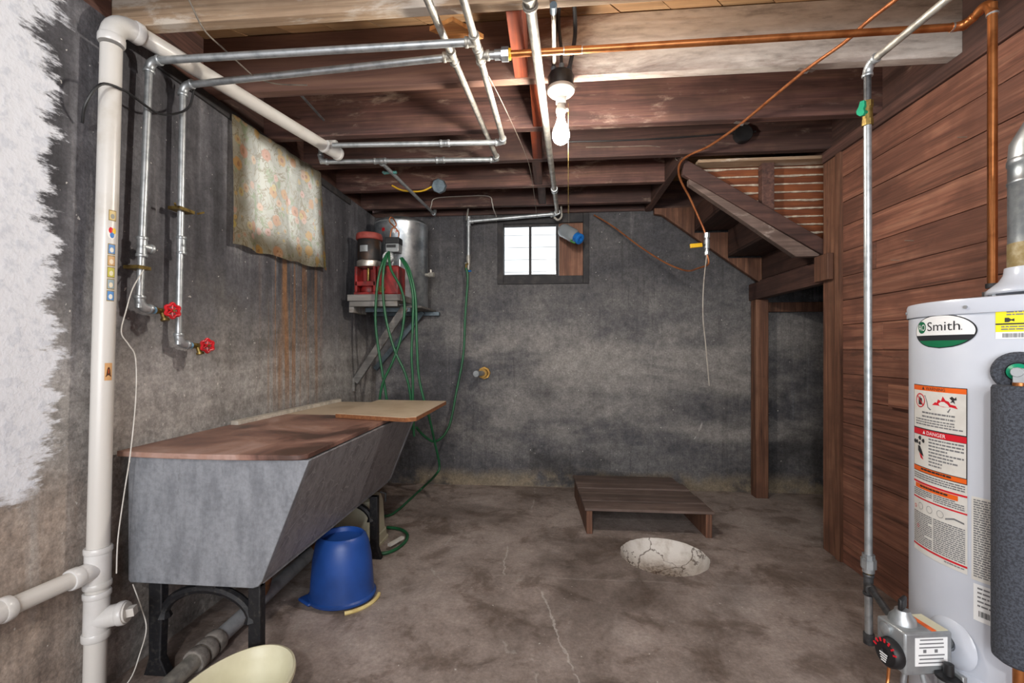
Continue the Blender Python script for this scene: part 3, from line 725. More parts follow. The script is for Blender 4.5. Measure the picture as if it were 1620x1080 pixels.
elbow('elbow', LB1, LBe, LBe+V(0,.02,.2), rG, MAT['galv'], WB); pipe(LBe+V(0,.003,.03), LBe+V(0,.004,.12), rG, MAT['galv'], WB, 'riser_pipe')
tb = LB1+(LBe-LB1)*.66
tee('tee', tb, [(1,0,0),(-1,0,0),(.03,1,0)], rG, MAT['galv'], WB); tee('coupling', LB1+(LBe-LB1)*.32, [(1,0,0),(-1,0,0)], rG, MAT['galv'], WB, L=.02)
te = V(-.965, 3.70, 2.262); pipe(tb+V(0,.03,0), te, rG*.9, MAT['galv'], WB, 'branch_pipe'); elbow('elbow', tb, te, te+V(0,0,.1), rG*.9, MAT['galv'], WB)
ba = tb+(te-tb)*.16
bm = B(); tube(bm, [ba-V(.05,0,.0), ba+V(.03,0,0)], .009, 10); tube(bm, [ba-V(.05,.012,0), ba-V(.05,-.012,0)], .008, 8); obj('drain_cock', bm, mat('verdigris', '#4f8a86', '#7a8a84', .6, .4), WB)
# wooden wedge held between the two long pipes
WW = obj('wooden_wedge', prism(B(), [(A2.x-.16,A2.y+.0),(A2.x-.07,A2.y-.04),(A2.x+.02,A2.y+.055),(A2.x-.07,A2.y+.07)], lambda u, v, h: (u, v, h), 2.2465, 2.262), wood('wedge_wood', '#a8622c', '#c98544', '#d89a58', 'x', None, vary=.05)); tag(WW, 'small orange wooden wedge stuck above the galvanized cross pipe', 'wedge')
bm = B(); obox(bm, (-1.462,1.683,1.70), (.05,.075,.012)); tube(bm, [(-1.44,1.63,1.70),(-1.43,1.615,1.705)], .004, 6); tube(bm, [(-1.44,1.735,1.70),(-1.42,1.75,1.71)], .004, 6)
tag(obj('pipe_clamp', bm, MAT['brass']), 'rusty brass pipe clamp around the further water drop', 'clamp')

# --- third long pipe to the tap by the back window
WC = thing('water_pipe', 'long straight galvanized pipe beside the bulb running to the blue tap by the back window', 'water pipe', (-.68,3.7,1.8), 'galvanized water pipes')
C1 = V(*(0.046, 3.7, 2.244)); C0 = V(*(-0.064, 1.314, 2.158)); C0 = C1+(C0-C1)*1.45
pipe(C0, C1, .0165, MAT['galv_dirty'], WC, 'long_pipe'); C2 = V(-.672,3.70,2.20)
tee('coupling', C0+(C1-C0)*.31, [(C1-C0), (C0-C1)], .0165, MAT['galv_dirty'], WC, L=.022)
C1b = V(.050,3.70,2.195)
elbow('elbow', C0, C1, C2, .0165, MAT['galv'], WC); pipe(C1-V(.03,0,0), C2, rG*1.15, MAT['galv'], WC, 'cross_pipe')
tee('coupling', C0+(C1-C0)*.82, [(C1-C0), (C0-C1)], .0165, MAT['galv'], WC, L=.02)
C3 = V(-.683,3.70,1.90)
pipe(V(-.682,3.70,2.235), C3, rG*1.1, MAT['galv'], WC, 'drop_pipe'); tee('tee', (-.682,3.70,2.20), [(0,0,1),(0,0,-1),(1,0,0)], rG*1.1, MAT['galv'], WC)
bm = B(); tube(bm, [C3+V(0,0,.02), C3, C3-V(0,0,.06), C3-V(0,0,.10)], [.016,.02,.013,.011], 12); tube(bm, [C3-V(0,0,.05), C3-V(.02,.03,.05)], .01, 10)
obj('tap_body', bm, MAT['galv_dirty'], WC)
bm = B(); tube(bm, smooth([C3-V(0,0,.05), C3-V(.012,.03,.06), C3-V(.016,.035,.10)], 5), .009, 10); obj('tap_spout', bm, MAT['brass'], WC)
bm = lathe(B(), [(0,.006),(.022,.006),(.026,.0),(.022,-.006),(0,-.006)], C3-V(0,0,.108), (0,-.25,1), 12); obj('tap_handle', bm, MAT['blue_cap'], WC)
bm = B(); tube(bm, [(-.64,3.575,2.45),(-.665,3.62,2.32),(-.69,3.68,2.24),(-.70,3.70,2.215),(-.685,3.72,2.20)], .007, 8); obj('hanger_strap', bm, MAT['galv_dirty'], WC)
bm = B(); tube(bm, smooth([(.085,3.64,2.45),(.075,3.66,2.28),(.078,3.67,2.215),(.05,3.675,2.188),(.018,3.675,2.21)], 5), .008, 8); obj('hanger_strap', bm, MAT['galv_dirty'], WC)

# --- copper water pipe to the heater
CP = thing('copper_pipe', 'long copper pipe crossing below the joists and dropping to the water heater', 'copper pipe', (1.341,1.513,1.29))
rC = .0118
q0 = A2+V(.002,.075,0); q1 = V(*(1.344, 1.613, 2.205)); q2 = V(1.341,1.54,2.215); q3 = V(1.341,1.513,2.205)
u0 = q0+V(.15,0,0)
bm = B(); tube(bm, [q0+V(.02,0,0), q0+V(.06,0,0)], .014, 16); tube(bm, [q0+V(.055,0,0), q0+V(.08,0,0)], .018, 16); tube(bm, [q0+V(.08,0,0), q0+V(.105,0,0)], .0245, 8); obj('union_nut', bm, MAT['galv_bright'], CP)
obj('insulating_ring', tube(B(), [q0+V(.105,0,0), q0+V(.113,0,0)], .019, 12), MAT['yellow'], CP)
pipe(q0+V(.11,0,0), q1, rC, MAT['copper'], CP, 'cross_pipe')
bm = B(); m_ = q0+(q1-q0)*.207; tube(bm, [m_-V(.03,0,0), m_+V(.03,0,0)], rC*1.18, 16); obj('coupling', bm, MAT['copper'], CP)
for s_ in (-1, 1): obj('solder_ring', tube(B(), [m_+V(s_*.03-.003,0,0), m_+V(s_*.03+.003,0,0)], rC*1.15, 14), MAT['solder'], CP)
elbow('elbow', q0, q1, q2, rC, MAT['copper'], CP, fit=1.18, lip=1.2); pipe(q1, q2, rC, MAT['copper'], CP, 'offset_pipe')
obj('solder_ring', tube(B(), [q1-V(.04,0,0), q1-V(.034,0,0)], rC*1.22, 14), MAT['solder'], CP)
obj('elbow', tube(B(), smooth([q2+(q1-q2)*.3, q2, q3+V(0,.01,.0), q3-V(0,0,.03)], 6), rC*1.2, 16), MAT['copper'], CP)
pipe(q3, V(1.341,1.513,1.335), rC, MAT['copper'], CP, 'drop_pipe')
obj('solder_ring', tube(B(), [q3-V(0,0,.03), q3-V(0,0,.036)], rC*1.25, 14), MAT['solder'], CP)
bm = B(); tube(bm, [(1.341,1.513,1.275),(1.341,1.513,1.30)], .019, 16); tube(bm, [(1.341,1.513,1.30),(1.341,1.513,1.325)], .0225, 8); obj('union_nut', bm, MAT['galv_bright'], CP)
obj('pipe_clip', tube(B(), [(1.341,1.513,1.336),(1.341,1.513,1.350)], rC*1.35, 12), MAT['dark_pipe'], CP)

# --- gas pipe to the heater
GP = thing('gas_pipe', 'grey steel gas pipe with green handled valve beside the water heater', 'gas pipe', (1.04,1.597,.17))
rS = .0112
g0, g1 = V(1.036,1.596,2.085), V(1.075,1.20,2.10)
pipe(g0+(g1-g0)*.05, V(1.12,.75,2.11), rS, MAT['galv_dirty'], GP, 'overhead_pipe')
elbow('elbow', V(1.04,1.597,.5), g0, g1, rS, MAT['galv'], GP)
pipe(V(1.0362,1.596,2.05), V(1.0364,1.596,1.955), rS*.95, MAT['dark_pipe'], GP, 'nipple')
bm = B(); tube(bm, [(1.036,1.596,1.965),(1.036,1.596,1.945)], .0165, 8); tube(bm, [(1.036,1.596,1.945),(1.036,1.596,1.905)], .0145, 14); tube(bm, [(1.036,1.596,1.905),(1.036,1.596,1.885)], .0165, 8)
vb = obj('valve_body', bm, MAT['brass'], GP)
bm = B(); tube(bm, [(1.03,1.59,1.925),(1.006,1.575,1.925)], .006, 8); prism(bm, [(-.020,.006),(-.012,.010),(0,.007),(.010,.011),(.026,.010),(.027,-.002),(.012,-.006),(0,-.013),(-.010,-.012),(-.020,-.003)], lambda u, v, h: (1.006-h*.8+v*.55, 1.572-h*.45-v*.8, 1.925+u), 0, .012); obj('valve_handle', bm, MAT['green_handle'], vb)
pipe(V(1.0365,1.596,1.885), V(1.04,1.597,.46), rS, MAT['galv'], GP, 'drop_pipe')
bm = B(); tube(bm, [(1.04,1.597,.475),(1.04,1.597,.455)], .018, 8); tube(bm, [(1.04,1.597,.46),(1.04,1.597,.43)], .022, 8); tube(bm, [(1.04,1.597,.43),(1.04,1.597,.415)], .017, 12); obj('union', bm, MAT['galv'], GP)
tee('tee', (1.04,1.597,.375), [(0,0,1),(0,0,-1),(-.35,-.93,-.14)], rS, MAT['dark_pipe'], GP, L=.03)
pipe(V(1.04,1.597,.42), V(1.04,1.597,.395), rS, MAT['brass'], GP, 'nipple'); pipe(V(1.04,1.597,.35), V(1.041,1.597,.21), rS, MAT['galv'], GP, 'drip_leg')
bm = B(); tube(bm, [(1.041,1.597,.215),(1.041,1.597,.18)], .0155, 14); obj('drip_cap', bm, MAT['dark_pipe'], GP)
pipe(V(1.035,1.583,.373), V(.957,1.335,.375), rS*.95, MAT['dark_pipe'], GP, 'side_nipple')

# --- soft copper gas tube under the joists, down to the yellow handled valve and on to the back wall
GT = thing('copper_tube', 'thin soft copper tube stapled diagonally under the joists down to a yellow-handled valve', 'copper tube', (.985,3.0,1.8))
vp = V(.985,3.0,1.815)
obj('tube', tube(B(), smooth([(1.30,.9,2.262),(1.094,1.56,2.266),(1.06,1.75,2.264),(1.005,1.93,2.262),(.93,2.35,2.264),(.865,2.58,2.266),(.80,2.68,2.266),(.768,2.745,2.262),(.757,2.80,2.238),(.785,2.87,2.19),(.865,2.95,2.10),(.93,2.99,1.99),(.968,3.0,1.91),(.98,3.0,1.86)], 6), .0068, 10), MAT['copper_soft'], GT)
bm = B(); tube(bm, [vp+V(0,0,.075), vp+V(0,0,.045)], .018, 6); tube(bm, [vp+V(0,0,.05), vp+V(0,0,.025)], .013, 10); tube(bm, [vp+V(0,0,.03), vp-V(0,0,.025)], .018, 12); tube(bm, [vp-V(0,0,.025), vp-V(0,0,.045)], .012, 10); tube(bm, [vp-V(0,0,.045), vp-V(0,0,.065)], .016, 6); obj('valve_body', bm, MAT['galv'], GT)
bm = B(); tube(bm, [vp, vp+V(-.045,-.02,-.005)], .006, 8); vs2 = obj('valve_stem', bm, MAT['dark_pipe'], GT); obj('valve_handle', obox(B(), vp+V(-.075,-.03,-.010), (.08,.014,.026), axes((1,.2,.12))), MAT['yellow'], GT, bevel=.003)
obj('tube', tube(B(), smooth([vp-V(0,0,.055), vp+V(.012,.01,-.12), (0.964, 3.1, 1.684), (0.926, 3.25, 1.694), (0.812, 3.4, 1.786), (0.659, 3.55, 1.942), (0.486, 3.68, 2.126), (0.346, 3.78, 2.25)], 7), .0058, 10), MAT['copper_soft'], GT)
for p_ in ((1.013,1.918,2.271),(.935,2.34,2.271)):
    bm = B(); obox(bm, V(p_)+V(0,0,-.004), (.075,.02,.0015), axes((1,.25,0))); tube(bm, [V(p_)+V(-.006,0,-.008), V(p_)+V(.006,0,-.008)], .0095, 10); obj('pipe_clip', bm, MAT['solder'], GT)
HH = obj('hanging_hose', tube(B(), smooth([vp-V(0,0,.06), (0.965, 3.0, 1.561), (0.961, 3.0, 1.36), (0.976, 3.0, 1.198), (0.988, 3.0, 1.057), (1.0, 3.0, 0.916)], 6), .0036, 10), mat('grey_hose', '#a39c92', '#8a8178', .5)); tag(HH, 'thin pale hose hanging straight down from the yellow-handled valve', 'hose')

# --- pipe stub in the back wall
PS = thing('pipe_stub', 'short pipe stub with brass nut sticking out of the back wall', 'pipe stub', (-.57,3.81,.95))
bm = B(); tube(bm, [(-.565,3.812,.95),(-.565,3.775,.95)], .052, 8); tube(bm, [(-.565,3.78,.95),(-.570,3.735,.95)], .036, 16); obj('nut', bm, mat('yellow_brass', '#b08a45', '#7d5f30', .55, .5, scale=14), PS)
bm = B(); tube(bm, [(-.570,3.745,.95),(-.600,3.62,.952)], .021, 16); tube(bm, [(-.599,3.625,.952),(-.604,3.60,.952)], .025, 16); obj('pipe', bm, MAT['galv'], PS)

# ================================================================ LAMP AND WIRING
fx, fy = .037, 1.868
LF = thing('ceiling_lamp', 'lit bare bulb in a white porcelain holder on a black ceiling box', 'lamp', (fx,fy,2.28))
bm = lathe(B(), [(0,.062),(.046,.062),(.052,.054),(.052,.008),(.048,0),(0,0)], (fx,fy,2.212), (0,0,1), 10); obj('junction_box', bm, MAT['black'], LF)
bm = lathe(B(), [(0,.006),(.054,.006),(.057,0),(.055,-.010),(.046,-.020),(.026,-.028),(.021,-.034),(.021,-.058),(.018,-.062),(0,-.062)], (fx,fy,2.208), (0,0,1), 32); obj('lamp_holder', bm, MAT['porcelain'], LF)
bm = lathe(B(), [(0,0),(.0165,0),(.0165,-.010),(.020,-.016),(.021,-.030),(.017,-.038),(.0160,-.044),(0,-.044)], (fx,fy,2.147), (0,0,1), 24); tube(bm, [(fx,fy,2.124),(fx+.03,fy-.004,2.124)], .007, 10); obj('socket_adapter', bm, MAT['porcelain'], LF)
bm = lathe(B(), [(0,0),(.0135,0),(.0145,-.016),(.020,-.036),(.030,-.060),(.0345,-.078),(.0335,-.094),(.027,-.108),(.015,-.117),(0,-.12)], (fx,fy,2.106), (0,0,1), 28); obj('bulb', bm, MAT['bulb'], LF)
bm = tube(B(), [(fx+.030,fy-.004,2.15),(fx+.030,fy-.004,1.70)], .0014, 6); obj('pull_chain', bm, MAT['brass'], LF)
bm = B()
for i, (dx, dy) in enumerate(((-.03,.0),(.002,-.02),(.034,.005))):
    tube(bm, [(fx+dx,fy+dy,2.272),(fx+dx,fy+dy,2.300)], .011, 10)
obj('cable_clamp', bm, MAT['greybox'], LF)
def cable(name, pts, r, m, label, cat='cable', group=None, n=6, seg=8):
    return tag(obj(name, tube(B(), smooth(pts, n), r, seg), m), label, cat, group)
cable('electric_cable', [(fx-.03,fy,2.29),(fx-.028,fy-.01,2.36),(fx-.02,fy-.05,2.44),(fx-.015,1.70,2.50),(fx-.01,1.56,2.515)], .0075, MAT['black'], 'leftmost black cable rising from the lamp box')
cable('electric_cable', [(fx+.002,fy-.02,2.29),(fx+.0,fy-.03,2.36),(fx-.01,1.80,2.44),(fx-.005,1.70,2.49),(fx+.0,1.55,2.512)], .0065, MAT['black'], 'middle black cable rising from the lamp box')
cable('electric_cable', [(fx+.034,fy+.0,2.29),(fx+.047,fy-.02,2.35),(fx+.055,fy-.05,2.40),(fx+.048,1.74,2.45),(fx+.03,1.66,2.485),(fx+.0,1.55,2.51)], .0082, MAT['black'], 'rightmost black cable bowing out above the lamp box')
CD = thing('conduit', 'thin grey metal conduit with blue-grey cap hanging above the lamp', 'conduit', (.0,1.62,2.25))
pipe(V(.005,1.50,2.262), V(.010,1.81,2.285), .0075, MAT['galv_dirty'], CD, 'tube'); obj('cap', tube(B(), [(.005,1.475,2.261),(.005,1.51,2.263)], .012, 10), MAT['greybox'], CD)
# round black box on the joist and its cable
JB = thing('junction_box', 'round black junction box on the joist near the stair opening', 'junction box', (1.085,2.70,2.36))
bm = lathe(B(), [(0,.034),(.048,.034),(.05,.028),(.05,0),(.044,0),(.042,.020),(0,.020)], (1.085,2.716,2.375), (0,-1,0), 24); obj('box', bm, MAT['black'], JB)
bm = B(); tube(bm, [(1.132,2.70,2.385),(1.155,2.70,2.387)], .008, 8); tube(bm, [(1.038,2.70,2.385),(1.015,2.70,2.384)], .008, 8); obj('cable_clamp', bm, MAT['black'], JB)
cable('electric_cable', [(1.02,2.703,2.384),(.8,2.709,2.377),(.55,2.711,2.372),(.3,2.711,2.372),(.10,2.711,2.376)], .0052, MAT['black'], 'thin black cable stapled along the joist to the round black box')
# blue-grey octagonal box with yellow cable
EB = thing('junction_box', 'blue-grey octagonal junction box with yellow cable near the pressure tank', 'junction box', (-.78,3.10,2.29))
bm = lathe(B(), [(0,.045),(.045,.045),(.05,.04),(.05,0),(0,0)], (-.785,3.149,2.295), (0,-1,-.25), 8); obj('box', bm, MAT['greybox'], EB)
cable('electric_cable', [(-.83,3.12,2.288),(-.90,3.13,2.262),(-.98,3.139,2.262),(-1.06,3.142,2.275),(-1.13,3.143,2.31)], .0058, MAT['yellow'], 'short yellow cable leading into the blue-grey octagonal box')
cable('wire', [(-.985,3.66,2.262),(-.975,3.60,2.268),(-.955,3.556,2.30),(-.92,3.556,2.35),(-.7,3.558,2.36),(-.5,3.558,2.355),(-.468,3.556,2.30),(-.464,3.60,2.268),(-.464,3.785,2.262),(-.464,3.79,2.22)], .0035, MAT['cord_white'], 'thin pinkish wire looping along the rear joist beside the back window')
cable('wire', [(-.24,1.72,2.19),(-.20,2.0,2.20),(-.15,2.5,2.235),(-.13,2.8,2.24),(-.12,3.3,2.21),(-.118,3.55,2.20),(-.12,3.78,2.235)], .0019, MAT['twine'], 'thin pale wire running under the joists to the back window')
cable('electric_cable', [(-1.49,1.325,1.87),(-1.455,1.305,1.92),(-1.425,1.325,1.99),(-1.418,1.39,2.01),(-1.43,1.45,2.015),(-1.44,1.55,2.015),(-1.448,1.64,2.06),(-1.443,1.70,2.12),(-1.435,1.715,2.205)], .0042, MAT['black'], 'thin black cable looped across the white drain stack')
cable('wire', [(-1.16,1.28,2.30),(-1.15,1.34,2.27),(-1.155,1.42,2.215),(-1.16,1.52,2.215),(-1.165,1.60,2.218),(-1.15,1.68,2.21),(-1.10,1.735,2.213),(-.98,1.75,2.21)], .0028, MAT['twine'], 'old grey wire hanging over the overhead drain run and water pipes')
cable('cord', [(-1.448,1.500,1.432),(-1.445,1.455,1.36),(-1.44,1.425,1.28),(-1.44,1.408,1.207),(-1.435,1.43,1.165),(-1.435,1.455,1.12),(-1.43,1.452,.99),(-1.415,1.418,.812),(-1.415,1.392,.66),(-1.413,1.370,.53),(-1.412,1.364,.42)], .0019, MAT['cord_white'], 'thin white cord hanging down the wall beside the drain stack')
cable('cord', [(-1.43,1.44,.345),(-1.40,1.44,.27),(-1.375,1.435,.20),(-1.385,1.42,.12),(-1.40,1.40,.05),(-1.42,1.35,.01)], .0019, MAT['cord_white'], 'thin white cord dangling below the stone tub to the floor')
cable('wire', [(.745,2.79,2.275),(.742,2.82,2.30),(.74,2.79,2.32),(.60,2.712,2.33),(.40,2.712,2.335),(.2,2.712,2.34)], .0022, MAT['twine'], 'very thin tan wire strung along the joist above the stair header')

o = obj('metal_rod', tube(B(), [(-1.135, 1.965, 2.304), (-1.181, 2.27, 2.339)], .006, 8), MAT['dark_pipe']); tag(o, 'short dark metal rod hanging below the joists near the overhead drain run', 'rod')
# plastic bottle hung upside down by the back window
BT = thing('plastic_bottle', 'clear plastic bottle with blue cap hanging upside down at the back window', 'bottle', (.15,3.62,2.03))
b0, b1 = V(.075,3.70,2.12), V(.215,3.55,2.00); bax = (b1-b0).normalized()
bm = lathe(B(), [(0,0),(.03,.004),(.052,.025),(.056,.05),(.053,.075),(.056,.10),(.053,.125),(.056,.15),(.050,.175),(.030,.20),(.028,.215),(.024,.215),(.024,.20),(.045,.172),(.05,.15),(.047,.03),(0,.01)], b0, bax, 28); obj('bottle_body', bm, MAT['clear'], BT)
bm = lathe(B(), [(.034,0),(.040,.004),(.042,.045),(.034,.05),(.020,.05),(.018,.03),(0,.03)], b0+bax*.195, bax, 24); obj('cap', bm, MAT['blue_cap'], BT)
bm = tube(B(), smooth([b0+bax*.19+V(-.03,0,-.02), b0+bax*.2+V(-.045,-.01,-.03), b0+bax*.21+V(-.02,-.02,-.045)], 4), .006, 6); obj('green_tie', bm, mat('green_twine', '#3f7a3c', '#3f7a3c', .6), BT)
bm = tube(B(), [b0+bax*.1+V(0,0,.055), (.135,3.595,2.30)], .0016, 6); obj('hanging_string', bm, MAT['twine'], BT)

# ================================================================ CURTAIN
bm = B(); nu, nv = 44, 28; g = []
tl, tr, br_, bl = V(-1.49,2.005,2.250), V(-1.489,2.835,2.292), V(-1.478,2.885,1.672), V(-1.482,1.995,1.640)
for j in range(nv+1):
    v_ = j/nv; row = []
    for i in range(nu+1):
        u_ = i/nu; p = (tl*(1-u_)+tr*u_)*(1-v_)+(bl*(1-u_)+br_*u_)*v_
        wv_ = (.004+.008*v_)*math.sin(u_*17+.6*math.sin(v_*3))+.004*math.sin(u_*41+v_*2)
        p = p+V(wv_+.012*v_*u_, 0, .006*math.sin(u_*23)*v_-.012*math.sin(u_*math.pi)*(v_ > .5)*(v_-.5)); row.append(bm.verts.new(p))
    g.append(row)
for j in range(nv):
    for i in range(nu): bm.faces.new((g[j][i], g[j][i+1], g[j+1][i+1], g[j+1][i]))
CU = obj('curtain', bm, MAT['curtain']); tag(CU, 'faded floral cloth tacked over the window of the left wall', 'curtain')
bpy.context.view_layer.update()

# ================================================================ LAUNDRY TUB
yN, yF = 1.452, 2.70
LT = thing('laundry_tub', 'grey soapstone laundry tub with sloping front on black iron legs', 'laundry tub', (-1.2,2.07,0))
prof = [(-1.460,.779),(-1.460,.352),(-1.452,.343),(-1.005,.343),(-.985,.350),(-.972,.368),(-.806,.779)]
inn = [(-1.43,.779),(-1.43,.40),(-1.0,.40),(-.84,.779)]
def xzp(u, v, t_): return (u, t_, v)
obj('near_slab', prism(B(), prof, xzp, yN, yN+.03), MAT['soap'], LT, bevel=.003)
obj('far_slab', prism(B(), prof, xzp, yF-.03, yF), MAT['soap'], LT, bevel=.003)
obj('divider', prism(B(), inn, xzp, 2.06, 2.09), MAT['soap'], LT)
obj('back_slab', box(B(), -1.458, -1.43, yN+.03, yF-.03, .345, .777), MAT['soap'], LT)
obj('bottom_slab', box(B(), -1.43, -.985, yN+.03, yF-.03, .346, .385), MAT['soap'], LT)
obj('front_slab', prism(B(), [(-.974,.368),(-.810,.777),(-.842,.777),(-1.004,.37)], xzp, yN+.03, yF-.03), MAT['soap_front'], LT, bevel=.002)
def iron_leg(y_, out=0):
    f = MAT['black_iron']
    def yz(u, v, t_): return (u, t_, v)
    for s_, xa, xb in ((1,-1.415,-1.365),(-1,-1.045+out,-1.00+out)):
        pr = [(xa,.342),(xb,.342),(xb,.20),(xb-.006 if s_ > 0 else xb,.06),(xb+.022,0),(xa-.02,0),(xa,.06)]
        obj('leg', prism(B(), pr, yz, y_-.016, y_+.016), f, LT, bevel=.004)
    arch = []
    for i in range(17):
        a_ = math.pi*i/16; arch.append((-1.205+out/2-(.165+out/2)*math.cos(a_), y_, .205+.105*math.sin(a_)))
    bm = B(); tube(bm, arch, [.026 if i in (0,16) else .017 for i in range(17)], 8); obj('arch', bm, f, LT)
    bm = B(); box(bm, -1.24, -1.165, y_-.014, y_+.014, .30, .342); obj('arch_crown', bm, f, LT, bevel=.004)
    obj('rail', box(B(), -1.42, -1.00+out, y_-.012, y_+.012, .330, .342), f, LT)
iron_leg(1.50); iron_leg(2.43, .05)
obj('bolt', tube(B(), [(-.955,2.47,.352),(-.925,2.47,.345),(-.925,2.47,.30)], .006, 8), MAT['black_iron'], LT)
# waste pipes under the tub
WP = thing('waste_pipe', 'dusty grey waste pipe running along the floor under the stone tub', 'waste pipe', (-1.26,1.6,0))
d0, d1, d2 = V(-1.262,1.20,.032), V(-1.26,1.60,.052), V(-1.262,2.42,.080)
dd_ = (d2-d0).normalized()
pipe(d0, d1, .029, MAT['galv_dirty'], WP, 'near_pipe', 20); pipe(d1, d2, .030, mat('grey_pipe', '#94979a', '#7a7d80', .55), WP, 'far_pipe', 20)
bm = B()
for q_ in (.22, .265, .31): collar(bm, d0+dd_*(.1+q_), dd_, .042, .035)
obj('coupling', bm, mat('dusty_coupling', '#86807a', '#5f5a55', .7, scale=30), WP)
for y_ in (1.80, 2.28):
    obj('trap_pipe', tube(B(), smooth([(-1.18,y_,.343),(-1.18,y_,.25),(-1.19,y_,.17),(-1.23,y_+.02,.11),(-1.26,y_+.04,.09)], 5), .022, 14), mat('rusty_pipe', '#7a4a22', '#3a2a20', .7, .3, scale=18), WP)
obj('collar', tube(B(), [(-1.18,1.80,.343),(-1.18,1.80,.32)], .034, 14), MAT['dark_pipe'], WP)

# covering boards
bm = B(); near = [(-1.495+.68*i/16, 1.444-.022*math.sin(math.pi*i/16)**.8-.0*i) for i in range(17)]
near[-1] = (-.832,1.446)
outl = near+[(-.815,1.462),(-.823,2.34),(-1.49,2.34)]
prism(bm, outl, lambda u, v, h: (u, v, h), .7805, .799)
BB = obj('cover_board', bm, MAT['brown'], bevel=.003); tag(BB, 'brown stained board covering the near half of the stone tub', 'board')
B2_ = thing('cover_board', 'beige board lying on the stone tub against the wall behind the brown board', 'board', (-1.2,2.6,.78))
obj('core', box(B(), -1.485, -.83, 2.345, 2.93, .7805, .796), MAT['edge'], B2_); obj('laminate', box(B(), -1.485, -.83, 2.345, 2.93, .7961, .7985), MAT['beige'], B2_)
quad = [(-1.10,2.235),(-.70,2.125),(-.655,2.16),(-.665,2.83),(-1.115,2.86)]
B3_ = thing('cover_board', 'smaller beige board with brown edge lying crosswise on top of the others', 'board', (-.88,2.5,.80))
obj('core', prism(B(), quad, lambda u, v, h: (u, v, h), .8005, .820), MAT['edge'], B3_); obj('laminate', prism(B(), quad, lambda u, v, h: (u, v, h), .8201, .8225), MAT['beige'], B3_)
sa, sb_ = V(-1.462,1.985,.8085), V(-1.42,2.93,.8085); sd = (sb_-sa)
SK = obj('wood_stick', obox(B(), (sa+sb_)/2, (sd.length,.038,.018), axes(sd)), mat('painted_stick', '#c4bdb0', '#9d958a', .7, scale=24)); tag(SK, 'long pale painted stick lying on the boards against the wall', 'stick')

# ================================================================ THINGS ON THE FLOOR
BK = thing('bucket', 'upturned blue plastic bucket under the front of the stone tub', 'bucket', (-.968,2.035,0))
bc = V(-.968,2.035,0)
bm = lathe(B(), [(.128,.008),(.146,.0),(.152,.004),(.152,.014),(.144,.020),(.142,.030),(.138,.10),(.131,.18),(.119,.245),(.106,.275),(.096,.283),(.090,.280),(.086,.262),(0,.260)], bc+V(0,0,.012), (0,0,1), 48, 1.0, .92); obj('shell', bm, MAT['blue'], BK)
bm = B(); obox(bm, bc+V(-.125,-.075,.02), (.09,.05,.016), axes((.8,-.5,0))); obj('pour_lip', bm, MAT['blue'], BK, bevel=.008)
bm = tube(B(), [bc+V(.166*math.cos(a_/10), .155*math.sin(a_/10), .010-.0025) for a_ in range(-11, 3)], .0085, 8); obj('bail_handle', bm, MAT['pale_yellow'], BK)
# cream waste basket behind it
WKB = thing('waste_basket', 'upturned grey-cream plastic waste basket behind the blue bucket', 'waste basket', (-1.135,2.61,0))
def rrect(cx, cy, hx, hy, r, n=5):
    out = []
    for k_, (sx, sy) in enumerate(((1,1),(-1,1),(-1,-1),(1,-1))):
        for i in range(n+1):
            a_ = math.pi/2*(k_+i/n); out.append((cx+sx*(hx-r)+r*math.cos(a_), cy+sy*(hy-r)+r*math.sin(a_)))
    return out
def loft(bm, secs, cap0=True, cap1=True):
    rg = [[bm.verts.new((x_, y_, z_)) for x_, y_ in pts] for pts, z_ in secs]; n = len(rg[0])
    for a_, b_ in zip(rg, rg[1:]):
        for i in range(n): bm.faces.new((a_[i], a_[(i+1) % n], b_[(i+1) % n], b_[i]))
    if cap0: bm.faces.new(rg[0][::-1])
    if cap1: bm.faces.new(rg[-1])
    return bm
wc = (-1.135,2.61)
bm = loft(B(), [(rrect(*wc,.14,.135,.05),0),(rrect(*wc,.14,.135,.05),.014),(rrect(*wc,.132,.127,.048),.018),(rrect(*wc,.130,.125,.048),.06),(rrect(*wc,.124,.120,.048),.066),(rrect(*wc,.115,.110,.048),.24),(rrect(*wc,.105,.10,.045),.275),(rrect(*wc,.075,.07,.03),.288)]); obj('shell', bm, MAT['cream_dim'], WKB)
# cream oval dish pan in front of the tub
DP = thing('dish_pan', 'oval cream plastic dish pan on the floor before the stone tub', 'dish pan', (-.935,1.262,0))
bm = B(); oc = V(-.935,1.262,0)
lathe(bm, [(0,.012),(.120,.012),(.136,.022),(.168,.118),(.176,.147),(.182,.153),(.190,.150),(.192,.140),(.186,.136),(.178,.112),(.146,.012),(.138,.0),(0,.0)], oc, (0,0,1), 56, .80, 1.08); obj('pan', bm, MAT['cream'], DP)
bm = tube(B(), [oc+V(.110*.80*math.cos(2*math.pi*i/48), .110*1.08*math.sin(2*math.pi*i/48), .0135) for i in range(48)], .004, 6, closed=True); obj('base_ring', bm, MAT['cream'], DP)

